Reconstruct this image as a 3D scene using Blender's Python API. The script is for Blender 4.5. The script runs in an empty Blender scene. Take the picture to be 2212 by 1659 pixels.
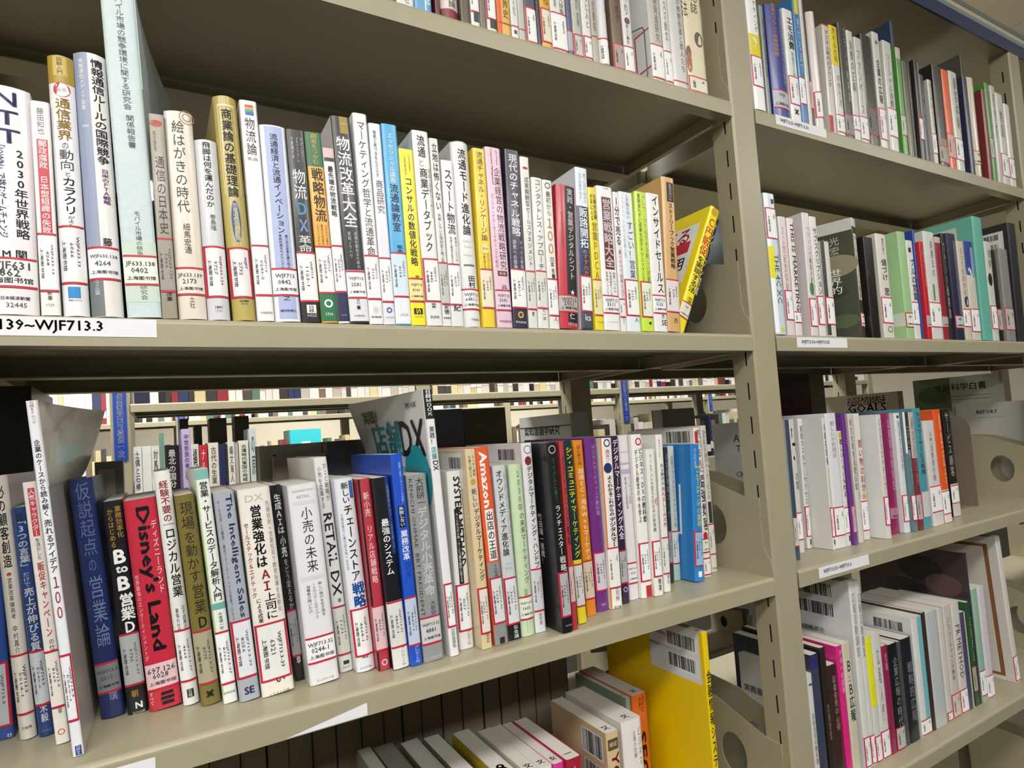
import bpy, math, random
from mathutils import Vector, Matrix
rnd = random.Random(7)
scn = bpy.context.scene
C = scn.collection
# ---------------------------------------------------------------- camera
cam = bpy.data.cameras.new('camera'); camo = bpy.data.objects.new('camera', cam); C.objects.link(camo)
scn.camera = camo
YAW, PIT, ROL, FPX = .5224, .0526, -.0704, 1335.8
fw = Vector((math.sin(YAW)*math.cos(PIT), math.cos(YAW)*math.cos(PIT), math.sin(PIT)))
rt = Vector((math.cos(YAW), -math.sin(YAW), 0)); up = rt.cross(fw)
c_, s_ = math.cos(ROL), math.sin(ROL)
r2, u2 = c_*rt+s_*up, -s_*rt+c_*up
camo.matrix_world = Matrix(((r2.x,u2.x,-fw.x,-.7593),(r2.y,u2.y,-fw.y,-.5945),(r2.z,u2.z,-fw.z,-.1173),(0,0,0,1)))
cam.sensor_width = 36; cam.lens = 36*FPX/2212
cam.shift_x = 7.954/2212; cam.shift_y = 33.575/2212
cam.clip_start = .02; cam.clip_end = 60
# ---------------------------------------------------------------- world, lamps, exposure
wd = bpy.data.worlds.new('room_air'); scn.world = wd; wd.use_nodes = True
wd.node_tree.nodes['Background'].inputs[0].default_value = (.95,1,1,1)
wd.node_tree.nodes['Background'].inputs[1].default_value = .06
vs = scn.view_settings; vs.view_transform = 'Standard'; vs.look = 'None'; vs.gamma = 1; vs.use_curve_mapping = False
vs.exposure = -0.12
LAMPS = [(-2.4,-2.2,.3,1.2,24),(-.9,-2.2,.3,1.2,24),(.6,-2.2,.3,1.2,14),(-2.5,-1.15,.3,1.2,22),(-1.0,-1.15,.3,1.2,20),(.5,-1.15,.3,1.2,8),(2.2,-1.15,.3,1.2,8),(-2.5,1.05,.3,1.2,30),(-1.0,1.05,.3,1.2,24),(.5,1.05,.3,1.2,22),(2.2,1.05,.3,1.2,20),(-.9,2.3,.3,1.2,30),(1,2.3,.3,1.2,30),(2.9,2.3,.3,1.2,30),(0,4.6,.3,1.2,40),(2.5,4.6,.3,1.2,40),(5,4.6,.3,1.2,40),(1,6.8,.3,1.2,50),(4.5,6.8,.3,1.2,50)]  # rear row is unseen, added to reach covers deep in the shelves
def tube_light(x, y, w, l, en):
    l_ = bpy.data.lights.new('lamp_light','AREA'); l_.shape='RECTANGLE'; l_.size=l; l_.size_y=w; l_.energy=en; l_.color=(1,.985,.94)
    o = bpy.data.objects.new('lamp_light', l_); C.objects.link(o); o.location=(x,y,1.0)
    l2=bpy.data.lights.new('ceiling_fill','AREA'); l2.shape='RECTANGLE'; l2.size=l; l2.size_y=w; l2.energy=en*.3; l2.color=(1,.985,.94)  # added upward light that brightens the ceiling
    o=bpy.data.objects.new('ceiling_fill',l2); C.objects.link(o); o.location=(x,y,1.07); o.rotation_euler=(math.pi,0,0)
for a in LAMPS: tube_light(*a)
# ---------------------------------------------------------------- helpers
def lin(h):
    r=[int(h[i:i+2],16)/255 for i in (0,2,4)]
    return tuple(((v+.055)/1.055)**2.4 if v>.04045 else v/12.92 for v in r)+(1,)
MATS={}
def mat(h, kind='ink'):
    k=(h,kind)
    if k in MATS: return MATS[k]
    m=bpy.data.materials.new(kind+'_'+h); m.use_nodes=True; nt=m.node_tree; b=nt.nodes['Principled BSDF']
    col=lin(h)
    tc=nt.nodes.new('ShaderNodeTexCoord'); nz=nt.nodes.new('ShaderNodeTexNoise'); mx=nt.nodes.new('ShaderNodeMix'); mx.data_type='RGBA'
    nt.links.new(tc.outputs['Object'],nz.inputs['Vector'])
    lo=.93; sc=60
    if kind=='steel': lo,sc=.90,9
    if kind=='paper': lo,sc=.82,260
    if kind=='slot': lo=.8
    mx.inputs[6].default_value=tuple(v*lo for v in col[:3])+(1,); mx.inputs[7].default_value=col
    nt.links.new(nz.outputs['Fac'],mx.inputs[0]); nz.inputs['Scale'].default_value=sc; nz.inputs['Detail'].default_value=3
    nt.links.new(mx.outputs[2],b.inputs['Base Color'])
    R={'cover':.34,'ink':.42,'paper':.8,'steel':.36,'matt':.85,'slot':.9,'leather':.5,'label':.5}.get(kind,.5)
    b.inputs['Roughness'].default_value=R
    if kind=='cover':
        b.inputs['Coat Weight'].default_value=.35; b.inputs['Coat Roughness'].default_value=.12
    if kind=='paper':
        mp=nt.nodes.new('ShaderNodeMapping'); nt.links.new(tc.outputs['Object'],mp.inputs[0]); nt.links.new(mp.outputs[0],nz.inputs['Vector'])
        mp.inputs['Scale'].default_value=(12,.25,1)
    if kind in('steel','leather'):
        bp=nt.nodes.new('ShaderNodeBump'); n2=nt.nodes.new('ShaderNodeTexNoise'); n2.inputs['Scale'].default_value=700 if kind=='steel' else 160
        nt.links.new(tc.outputs['Object'],n2.inputs['Vector']); nt.links.new(n2.outputs['Fac'],bp.inputs['Height'])
        bp.inputs['Strength'].default_value=.06 if kind=='steel' else .5; bp.inputs['Distance'].default_value=.001
        nt.links.new(bp.outputs[0],b.inputs['Normal'])
    MATS[k]=m; return m
class MB:
    def __init__(s): s.v=[]; s.f=[]; s.mi=[]; s.ms=[]
    def m(s,mt):
        if mt not in s.ms: s.ms.append(mt)
        return s.ms.index(mt)
    def add(s,vs,fs,mt):
        o=len(s.v); i=s.m(mt); s.v+=vs; s.f+=[tuple(a+o for a in f) for f in fs]; s.mi+=[i]*len(fs)
    def box(s,a,b,mt):
        x0,y0,z0=a; x1,y1,z1=b
        s.add([(x0,y0,z0),(x1,y0,z0),(x1,y1,z0),(x0,y1,z0),(x0,y0,z1),(x1,y0,z1),(x1,y1,z1),(x0,y1,z1)],
              [(0,3,2,1),(4,5,6,7),(0,1,5,4),(1,2,6,5),(2,3,7,6),(3,0,4,7)],mt)
    def mesh(s,name):
        me=bpy.data.meshes.new(name); me.from_pydata(s.v,[],s.f)
        for m_ in s.ms: me.materials.append(m_)
        me.polygons.foreach_set('material_index',s.mi); me.update(); return me
    def build(s,name,parent=None):
        return obj(name,s.mesh(name),parent)
def obj(name,me,parent=None):
    o=bpy.data.objects.new(name,me); C.objects.link(o)
    if parent: o.parent=parent
    return o
def tag(o,label,cat,group=None,kind=None):
    if label: o['label']=label
    if cat: o['category']=cat
    if group: o['group']=group
    if kind: o['kind']=kind
    return o
def thing(name,label,cat,loc=(0,0,0),rot=(0,0,0),group=None):
    o=bpy.data.objects.new(name,None); C.objects.link(o); o.location=loc; o.rotation_euler=rot; o.empty_display_size=.02
    return tag(o,label,cat,group)
def smooth(o):
    o.data.polygons.foreach_set('use_smooth',[True]*len(o.data.polygons))
    return o
# glyphs: outlines of the built-in font, flat print
_tc=bpy.data.curves.new('type','FONT'); _to=bpy.data.objects.new('type',_tc); C.objects.link(_to)
GL={}
def glyph(t,bold=0):
    k=(t,bold)
    if k in GL: return GL[k]
    _tc.body=t; _tc.size=1; _tc.resolution_u=1 if len(t)>3 else 2; _tc.offset=0
    dg=bpy.context.evaluated_depsgraph_get(); dg.update()
    me=bpy.data.meshes.new_from_object(_to.evaluated_get(dg))
    v=[(a.co.x,a.co.y) for a in me.vertices]; f=[tuple(p.vertices) for p in me.polygons]
    bpy.data.meshes.remove(me)
    if bold and v:                                                   # heavier weight: three slightly shifted strikes
        d=.015*bold if ord(t[0])>0x2000 else .018*bold; n=len(v)
        v=[(x+a,y+b) for a,b in ((-d,-.6*d),(d,-.6*d),(0,d)) for x,y in v]; f=[tuple(i+k*n for i in q) for k in range(3) for q in f]
    GL[(t,bold)]=(v,f); return GL[(t,bold)]
VERT={'ー':'丨','―':'丨','-':'丨','「':'﹁','」':'﹂','〜':'丨','…':'︙'}
def clip_half(p,x,left):
    o=[]
    for i in range(len(p)):
        a,b=p[i-1],p[i]; ia=(a[0]<=x)==left; ib=(b[0]<=x)==left
        if ia!=ib:
            t=(x-a[0])/(b[0]-a[0]); o.append((x,a[1]+(b[1]-a[1])*t))
        if ib: o.append(b)
    return o
def clip_strips(p,cuts):
    lo=min(a for a,_ in p); hi=max(a for a,_ in p); out=[]
    for x in cuts:
        if lo<x<hi:
            l=clip_half(p,x,True)
            if len(l)>2: out.append(l)
            p=clip_half(p,x,False)
            if len(p)<3: return out
    out.append(p); return out
class Face:
    """A flat or gently bowed printed surface: s in metres across, t in metres up; put() maps to the thing's own frame."""
    def __init__(s,mb,put,w,h,cuts=(),clip=False): s.mb=mb; s.put=put; s.w=w; s.h=h; s.n=0; s.cuts=cuts; s.clip=clip
    def lay(s): s.n+=1; return .00012+.00004*s.n
    def rect(s,u0,u1,v0,v1,c,kind='ink',seg=8):
        v0=max(v0,.001); v1=min(v1,.998)
        if v1<=v0: return
        e=s.lay(); xs=[u0*s.w]+[x for x in s.cuts if u0*s.w+1e-5<x<u1*s.w-1e-5]+[u1*s.w]; n=len(xs)-1; vs=[]; fs=[]
        for x in xs:
            vs+= [s.put(x,(1-v1)*s.h,e),s.put(x,(1-v0)*s.h,e)]
        for i in range(n): fs.append((2*i,2*i+2,2*i+3,2*i+1))
        s.mb.add(vs,fs,mat(c,kind))
    def ell(s,u,v,rx,ry,c,hole=0):
        e=s.lay(); n=24; X,Z=u*s.w,(1-v)*s.h
        o=[s.put(X+rx*math.cos(a),Z+ry*math.sin(a),e) for a in (i*2*math.pi/n for i in range(n))]
        if hole:
            q=[s.put(X+(rx-hole)*math.cos(a),Z+(ry-hole)*math.sin(a),e) for a in (i*2*math.pi/n for i in range(n))]
            s.mb.add(o+q,[(i,(i+1)%n,n+(i+1)%n,n+i) for i in range(n)],mat(c))
        else: s.mb.add(o,[tuple(range(n))],mat(c))
    def text(s,pts,f,c):
        e=.00022+.00004*s.n
        if s.clip:
            np_=[]; nf=[]
            for q in f:
                for g in clip_strips([pts[i] for i in q],s.cuts):
                    nf.append(tuple(range(len(np_),len(np_)+len(g)))); np_+=g
            pts,f=np_,nf
        s.mb.add([s.put(x,z,e) for x,z in pts],f,mat(c))
    def vtext(s,t,u,v0,v1,wd,c,b=0):
        t=t.replace(' ','\u3000'); n=len(t); P=(v1-v0)*s.h/n; W=wd*s.w
        for i,ch in enumerate(t):
            if ch=='\u3000': continue
            v,f=glyph(VERT.get(ch,ch),b)
            if not v: continue
            xs=[a for a,_ in v]; cx=.5 if ord(ch)>0x2000 else (min(xs)+max(xs))/2
            k=1.0
            zc=(1-v0)*s.h-P*(i+.5)
            dx,dz=(.06,.06) if ch in 'っゃゅょッャュョァィゥェォ' else (0,0)
            s.text([(u*s.w+(a-cx+dx)*W*k, zc+(q-.36+dz)*P*1.0) for a,q in v],f,c)
    def htext(s,t,u,v,wd,hh,c,b=0):
        pv,f=glyph(t,b)
        if not pv: return
        x0=min(a for a,_ in pv); x1=max(a for a,_ in pv); y0=min(q for _,q in pv); y1=max(q for _,q in pv)
        k=wd*s.w/(x1-x0); ky=k if not hh else hh*s.w/(y1-y0)
        s.text([(u*s.w+(a-(x0+x1)/2)*k,(1-v)*s.h+(q-(y0+y1)/2)*ky) for a,q in pv],f,c)
    def stext(s,t,u,v0,v1,wd,c,b=0):
        pv,f=glyph(t,b)
        if not pv: return
        x0=min(a for a,_ in pv); x1=max(a for a,_ in pv); y0=min(q for _,q in pv); y1=max(q for _,q in pv)
        k=(v1-v0)*s.h/(x1-x0); ky=wd*s.w/max(y1-y0,.6)
        s.text([(u*s.w+(q-(y0+y1)/2)*ky,(1-v0)*s.h-(a-x0)*k) for a,q in pv],f,c)
    def bars(s,u0,u1,v0,v1,bg):
        r=random.Random(int(u0*1000+v0*7777))
        if bg: s.rect(u0-.02,u1+.02,v0-.008,v1+.012,'dfe0e2')
        n=26; x=u0; st=(u1-u0)/n
        for i in range(n):
            q=r.choice((.3,.45,.7,.85))*st
            s.rect(x,x+q,v0,v1,'1c1c1e',seg=1); x+=st
            s.n-=1
def label_on(F,v0,v1,o,n1,n2,fl,c):
    """the library's call-number label under clear tape with red borders"""
    v1=min(v1,.985)
    F.rect(.015,.985,v0,v1,c,'label')
    t=.0019/F.h; R='b8233a'; a='l' in fl; z='r' in fl; bw=min(.0019/F.w,.13)
    F.rect(0.01,.99,v0-t,v0,R); F.rect(0.01,.99,v1,v1+t,R)
    if a: F.rect(0.01,.01+bw,v0-t,v1+t,R)
    if z: F.rect(.99-bw,.99,v0-t,v1+t,R)
    L=v1-v0
    if o=='S':
        if n1: F.stext(n1,.72,v0+.16*L,v0+(.16+.062*len(n1))*L if len(n1)>3 else v0+.34*L,.15 if F.w>.012 else .22,'66666c',1)
        if n2: F.stext(n2,.5,v0+.28*L,v0+(.28+.07*len(n2))*L,.15,'7a7a80',1)
        F.stext('上海图书馆',.26 if a else .2,v0+.24*L,v0+.8*L,.15,'3a3a3e',1)
    else:
        if n1: F.htext(n1,.5,v0+.27*L,min(.86,.125*len(n1)),0,'66666c',1)
        if n2: F.htext(n2,.46,v0+.5*L,min(.6,.125*len(n2)),0,'66666c',1)
        F.htext('上海图书馆',.5,v0+.8*L,.84,.13,'2c2c30',1)
def prints(F,ops):
    for p in ops:
        k=p[0]
        if k in('t','T'): F.vtext(*p[1:])
        elif k=='s': F.stext(*p[1:])
        elif k=='h': F.htext(*p[1:])
        elif k=='H': F.htext(p[1],p[2],p[3],p[4],(p[6]*p[4] if len(p)>6 else 0)*.3,p[5],1)
        elif k=='r': F.rect(*p[1:])
        elif k=='e': F.ell(p[1],p[2],p[3]*F.w,p[4]*F.w,p[5])
        elif k=='o': F.ell(p[1],p[2],p[3]*F.w,p[3]*F.w,p[5],p[4]*F.w)
        elif k=='bar': F.bars(*p[1:])
PARTN={'t':'lettering','T':'lettering','s':'lettering','h':'lettering','H':'lettering','r':'printed_panel','e':'printed_disc','o':'printed_ring','bar':'barcode','L':'call_label'}
def emit(root,ops,put,w,h,cuts=(),clip=False):
    n=0
    for p in sorted(ops,key=lambda p:p[0]=='L'):
        q=MB(); F=Face(q,put,w,h,cuts,clip); F.n=n
        if p[0]=='L': F.n=max(n,6); label_on(F,*p[1:]); n=F.n
        else: prints(F,[p]); n=F.n
        if q.v: q.build(PARTN[p[0]],root)
def book(loc,w,h,d,lean,yaw,col,label,group,ops=(),side=(),cc=None,hard=0,b=None,top=None,pg=None,name='book',kind='cover',sag=None):
    """spine faces -y unless flip; cover, page_block, spine_print, call_label, cover_print"""
    lift=w*math.sin(lean) if lean>0 else 0
    root=thing(name,label,'book',(loc[0],loc[1],loc[2]+lift+.0004),(0,lean,yaw),group)
    if b is None: b=.0014 if w>.012 else .001
    pw=2.0 if b>.0022 else 5.0
    t=.0022 if hard else .0007
    prof=lambda u: b*abs(2*u-1)**pw
    N=10 if w>.008 else 6
    outer=[(0,d)]+[(w*i/N,prof(i/N)) for i in range(N+1)]+[(w,d)]
    inner=[(t,d)]+[(t+(w-2*t)*i/N,prof(i/N)+t) for i in range(N+1)]+[(w-t,d)]
    n=len(outer); mb=MB(); mc=mat(col,kind); ms=mat(cc or col,kind)
    vs=[(x,y,z) for z in (0,h) for x,y in outer]+[(x,y,z) for z in (0,h) for x,y in inner]
    vs=vs+vs
    fo=[(i,i+1,n+i+1,n+i) for i in range(n-1)]
    fi=[(2*n+i+1,2*n+i,3*n+i,3*n+i+1) for i in range(n-1)]
    K=4*n
    ft=[(K+n+i,K+n+i+1,K+3*n+i+1,K+3*n+i) for i in range(n-1)]
    fb=[(K+i+1,K+i,K+2*n+i,K+2*n+i+1) for i in range(n-1)]
    ends=[(K,K+n,K+3*n,K+2*n),(K+n-1,K+3*n-1,K+4*n-1,K+2*n-1)]
    mb.add(vs,fo+fi+ft+fb+ends,mc)
    si=mb.m(ms); mb.mi[0]=si; mb.mi[n-2]=si
    o=mb.build('cover',root)
    sm=[False]*len(mb.f)
    for i in range(1,n-2): sm[i]=True
    o.data.polygons.foreach_set('use_smooth',sm)
    ins=.0025 if hard else .0004
    if w-2*t>.002:
        pb=MB(); pb.box((t+.0001,b+t+.001,ins),(w-t-.0001,d-(.003 if hard else .0006),h-ins),mat(pg or 'd2cdc4','paper')); pk=pb.build('page_block',root)
        if top:
            tb=MB(); F=Face(tb,lambda x,z,e:(x,z,h-ins+e),w,d); F.htext(top,.5,1-.014/d,min(.6,.011/w),0,'222226',1); tb.build('page_mark',pk)
    cuts=[w*i/N for i in range(1,N)]
    put=lambda x,z,e:(x,facet(x)-e,z)
    def facet(x):
        k=min(max(int(x/w*N),0),N-1); u0=k/N; u1=(k+1)/N; f=(x/w-u0)*N
        return prof(u0)*(1-f)+prof(u1)*f
    emit(root,ops,put,w,h,cuts,b>.0022 or w>.02)
    sl,sr,zs=sag or (0,0,1)
    drop=lambda a,y,z: a*max(0,y/d)**1.5*max(0,(z-zs)/(h-zs))**.8 if a and z>zs else 0
    if side: emit(root,side,lambda x,z,e:(-e-(.002+1.03*drop(sl,d-x,z) if sl else 0),d-x,z),d-b,h)
    for a,sx,nm in ((sl,0,'front_board'),(sr,w,'back_board')):         # a limp board sags over lower neighbours
        if not a: continue
        q=MB(); n=10; g=1 if sx else -1
        for i in range(n):
            for j in range(n):
                P=[]
                for ii,jj in ((i,j),(i+1,j),(i+1,j+1),(i,j+1)):
                    yy=b+(d-b)*ii/n; zz=zs+(h-zs)*jj/n; P.append((sx+g*(.0004+drop(a,yy,zz)),yy,zz))
                q.add(P,[(0,1,2,3)],ms)
        o=q.build(nm,root); o.modifiers.new('thick','SOLIDIFY').thickness=.0005
    return root
# ---------------------------------------------------------------- room
CEIL=1.2; FLOOR=-1.52; XA,XB,YA,YB=-4.2,7.8,-2.4,8.4
def st(name,a,b,m):
    q=MB(); q.box(a,b,m); o=q.build(name); o['kind']='structure'; return o
st('floor',(XA,YA,FLOOR-.1),(XB,YB,FLOOR),mat('2b2924','matt'))
ceil=st('ceiling',(XA,YA,CEIL+.012),(XB,YB,CEIL+.1),mat('5a5850','matt'))
tm=MB(); tm.box((.003,.003,0),(.597,.597,.012),mat('efe9d8','matt')); tme=tm.mesh('tile')
n=0
for i in range(20):
    for j in range(18):
        if n>=300: break
        x=XA+.15+i*.6; y=YB-.6-j*.6
        if j<2 : continue
        o=obj('tile',tme,ceil); o.location=(x,y,CEIL); n+=1
st('wall_back',(XA,YB,FLOOR),(XB,YB+.1,CEIL),mat('efe6d2','matt'))
st('wall_front',(XA,YA-.1,FLOOR),(XB,YA,CEIL),mat('4a463f','matt'))
st('wall_left',(XA-.1,YA,FLOOR),(XA,YB,CEIL),mat('d9c9b0','matt'))
st('wall_right',(XB,YA,FLOOR),(XB+.1,YB,CEIL),mat('cfc8b8','matt'))
def lampm():
    m=bpy.data.materials.new('lamp_tube'); m.use_nodes=True; b=m.node_tree.nodes['Principled BSDF']
    b.inputs['Emission Color'].default_value=(1,.98,.94,1); b.inputs['Emission Strength'].default_value=6; return m
LM=lampm()
AI={-1.15:'near',-2.2:'rear fill-light',1.05:'second',2.3:'third',4.6:'fourth',6.8:'last'}; cnt={}; LNAME=[]
for a in LAMPS:
    k=AI.get(a[1],'far'); cnt[k]=cnt.get(k,0)+1; LNAME.append('white fluorescent ceiling lamp over the %s aisle, %s from the left'%(k,['first','second','third','fourth','fifth'][cnt[k]-1]))
for i,(x,y,w,l,en) in enumerate(LAMPS):
    if w>.5: continue
    r=thing('ceiling_lamp','white fluorescent ceiling lamp above the %s aisle, %s from the left'%a[5:7] if False else LNAME[i],'lamp',(x,y,CEIL))
    q=MB(); q.box((-l/2,-w/2,-.16),(l/2,w/2,-.14),mat('e8e8e4','steel')); q.build('housing',r)
    q=MB(); q.box((-l/2+.02,-w/2+.02,-.17),(l/2-.02,w/2-.02,-.1605),LM); q.build('diffuser',r)
    for s in (-.4,.4):
        q=MB(); q.box((s*l-.004,-.004,-.14),(s*l+.004,.004,0),mat('b8b8b4','steel')); q.build('hanger_rod',r)
# ---------------------------------------------------------------- steel bookcases
STEEL=mat('9f9880','steel'); SLOT=mat('1c1a14','slot')
LIP=.0245; SD=.245; PW=.0505; PITCH=.966
def extrude(mb,prof,x0,x1,m,closed=False):
    n=len(prof); mb.add([(x0,y,z) for y,z in prof]+[(x1,y,z) for y,z in prof],[(i,n+i,n+(i+1)%n,(i+1)%n) for i in range(n if closed else n-1)],m)
    if closed: mb.add([(x0,y,z) for y,z in prof]+[(x1,y,z) for y,z in prof],[tuple(range(n)),tuple(range(2*n-1,n-1,-1))],m)
def shelf_mesh(L):
    r=.005; t=.0013; mb=MB()
    a=[(.02,-LIP),(0,-LIP)]+[(r-r*math.cos(k*math.pi/10),-r+r*math.sin(k*math.pi/10)) for k in range(6)]
    bk=[(SD-r+r*math.sin(k*math.pi/10),-r+r*math.cos(k*math.pi/10)) for k in range(6)]+[(SD,-LIP),(SD-.02,-LIP)]
    o=a+bk
    i=[(.02,-LIP+t),(t,-LIP+t)]+[(r-(r-t)*math.cos(k*math.pi/10),-r+(r-t)*math.sin(k*math.pi/10)) for k in range(6)]+[(SD-r+(r-t)*math.sin(k*math.pi/10),-r+(r-t)*math.cos(k*math.pi/10)) for k in range(6)]+[(SD-t,-LIP+t),(SD-.02,-LIP+t)]
    extrude(mb,o+i[::-1],.0015,L-.0015,STEEL,True)
    for x in (.0016,L-.0086): mb.box((x,.004,-LIP+.0002),(x+.007,SD-.004,-LIP+.0015),STEEL); 
    for x in (.0016,L-.003): mb.box((x,.004,-LIP+.001),(x+.0013,SD-.004,-.002),STEEL)
    return mb.mesh('shelf')
def plate_mesh():
    cu=bpy.data.curves.new('plate','CURVE'); cu.dimensions='2D'; cu.fill_mode='BOTH'; cu.extrude=.0008
    P=[(.002,-LIP),(.002,.012),(.004,.024),(.0105,.032),(.0145,.045),(.0145,.078),(.017,.082),(.0145,.088),(.0145,.112),(.043,.114),(.13,.143),(.236,.15),(.236,-LIP)]
    s=cu.splines.new('POLY'); s.points.add(len(P)-1)
    for p,(y,z) in zip(s.points,P): p.co=(y,z,0,1)
    s.use_cyclic_u=True
    s=cu.splines.new('POLY'); s.points.add(23)
    for i,p in enumerate(s.points):
        a=i*2*math.pi/24; p.co=(.102+.024*math.cos(a),.066+.031*math.sin(a),0,1)
    s.use_cyclic_u=True
    o=bpy.data.objects.new('plate',cu); C.objects.link(o); dg=bpy.context.evaluated_depsgraph_get(); dg.update()
    me=bpy.data.meshes.new_from_object(o.evaluated_get(dg)); bpy.data.objects.remove(o)
    me.transform(Matrix(((0,0,1,0),(1,0,0,0),(0,1,0,0),(0,0,0,1)))); me.materials.clear(); me.materials.append(STEEL); me.name='end_plate'; return me
def upright_mesh(z0,z1,zs):
    """box post 50 x 40 mm with a column of slots on both side faces, pockets recessed"""
    mb=MB(); D=.04; ya,yb=.0148,.0174; r=.003
    pr=[(r,0),(PW-r,0),(PW,r),(PW,D),(0,D),(0,r)]
    fr=[(0,5),(5,0)]
    for (x0,y0),(x1,y1) in (((0,r),(r,0)),((r,0),(PW-r,0)),((PW-r,0),(PW,r)),((PW,D),(0,D))):
        mb.add([(x0,y0,z0),(x1,y1,z0),(x1,y1,z1),(x0,y0,z1)],[(0,1,2,3)],STEEL)
    mb.add([(x,y,z1) for x,y in pr],[tuple(range(6))],STEEL)
    for sx,X,dp in ((1,0,.006),(-1,PW,-.006)):
        def quad(y0,y1,a,b,m=STEEL,x=X):
            q=(0,1,2,3) if sx<0 else (3,2,1,0)
            mb.add([(x,y0,a),(x,y1,a),(x,y1,b),(x,y0,b)],[q],m)
        quad(r,ya,z0,z1); quad(yb,D,z0,z1)
        z=z0; k=zs
        while k-.05>z0: k-=.05
        while k<z1-.03:
            a,b=k-.0252,k
            if a>z0:
                quad(ya,yb,z,a); quad(ya,yb,a,b,SLOT,X+dp)
                for (y0,y1,za,zb) in ((ya,ya,a,b),(yb,yb,a,b)):
                    mb.add([(X,y0,za),(X+dp,y0,za),(X+dp,y0,zb),(X,y0,zb)],[(0,1,2,3)],SLOT)
                for zz in (a,b): mb.add([(X,ya,zz),(X,yb,zz),(X+dp,yb,zz),(X+dp,ya,zz)],[(0,1,2,3)],SLOT)
                z=b
            k+=.05
        quad(ya,yb,z,z1)
    return mb.mesh('upright')
SH=[.35,0,-.35,-.70,-1.05,-1.4]
SM=shelf_mesh(PITCH-PW); PM=plate_mesh()
def bookcase(x0,nb,yf,zo,label,canopy,levels=SH,ztop=.67):
    r=thing('bookcase',label,'bookcase',(x0,yf,0))
    UM=upright_mesh(FLOOR+.001,ztop,.4804+zo); SHV={}
    for i in range(nb+1):
        a=obj('upright',UM,r); a.location=(i*PITCH,0,0)
        a=obj('upright',UM,r); a.location=(i*PITCH+PW,.5,0); a.rotation_euler=(0,0,math.pi)
    for i in range(nb):
        X=i*PITCH+PW
        for j,z in enumerate(levels):
            for back in (0,1):
                s=obj('shelf',SM,r)
                if back: s.location=(X+PITCH-PW,.5,z+zo+.007); s.rotation_euler=(0,0,math.pi)
                else: s.location=(X,0,z+zo)
                SHV[(i,j,back)]=s
                for xx in (X+.0009,X+PITCH-PW-.0009):
                    e=obj('end_plate',PM,r); 
                    if back: e.location=(xx,.5,z+zo+.007); e.scale=(1,-1,1)
                    else: e.location=(xx,0,z+zo)
    L=nb*PITCH+PW
    if canopy:
        q=MB(); q.box((0,.004,.6702),(L,.496,.674),mat('8d8266','steel')); q.box((0,.004,.7325),(L,.496,.7335),mat('8d8266','steel')); q.build('canopy_board',r)
        for z0,z1,c,y in ((.6703,.7,'1f2f58',0),(.7002,.711,'7f8f9c',.001),(.7112,.7215,'c8bf9c',.002),(.7217,.7335,'6f7478',.0015)):
            for s in (0,1):
                q=MB(); ya,yb=(y,.0038) if not s else (.4962,.5-y); q.box((-.001,ya,z0),(L+.001,yb,z1),mat(c,'steel')); q.build('fascia_strip',r)
    return r,SHV
RANGE1,SV=bookcase(-2*PITCH,4,0,0,'khaki steel double-faced bookcase filling the view, navy band along its top',True)
def tagstrip(shelf,x,w,z0,z1,txt,tw,txx,poly=None,zc=None):
    q=MB(); m=mat('dfe0e6','label')
    if poly: q.add([(a,-.0004,b) for a,b in poly],[tuple(range(len(poly)))],m)
    else: q.add([(x,-.0004,z0),(x+w,-.0004,z0),(x+w,-.0004,z1),(x,-.0004,z1)],[(0,1,2,3)],m)
    if txt:
        F=Face(q,lambda a,b,e:(x+a,-.0004-e,z0+b),w,z1-z0); F.htext(txt,txx,.5,tw,0,'1c1c24',1)
    o=q.build('shelf_tag',shelf); o['label']='white paper shelf tag'
    return o
XL=-PITCH+PW
tagstrip(SV[(1,1,0)],-.9-XL,.1457,-.0168,-.0018,'WJF693.139~WJF713.3',.74,.37)
tagstrip(SV[(1,2,0)],-.9-XL,.1325,-.0226,-.0075,None,0,0)
tagstrip(SV[(1,2,0)],0,0,0,0,None,0,0,poly=[(-.668-XL,-.0236),(-.594-XL,-.0236),(-.594-XL,-.0122)])
for lv,z,t in ((0,.3412,'WJF713.5~WJF713.50'),(1,-.0105,'WJF713.50~WJF713.55'),(2,-.3608,'WJF713.55~WJF713.6')):
    zz=z-SH[lv]
    tagstrip(SV[(2,lv,0)],.0987-PW,.13,zz-.0085,zz+.0075,t,.55,.36)
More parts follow.
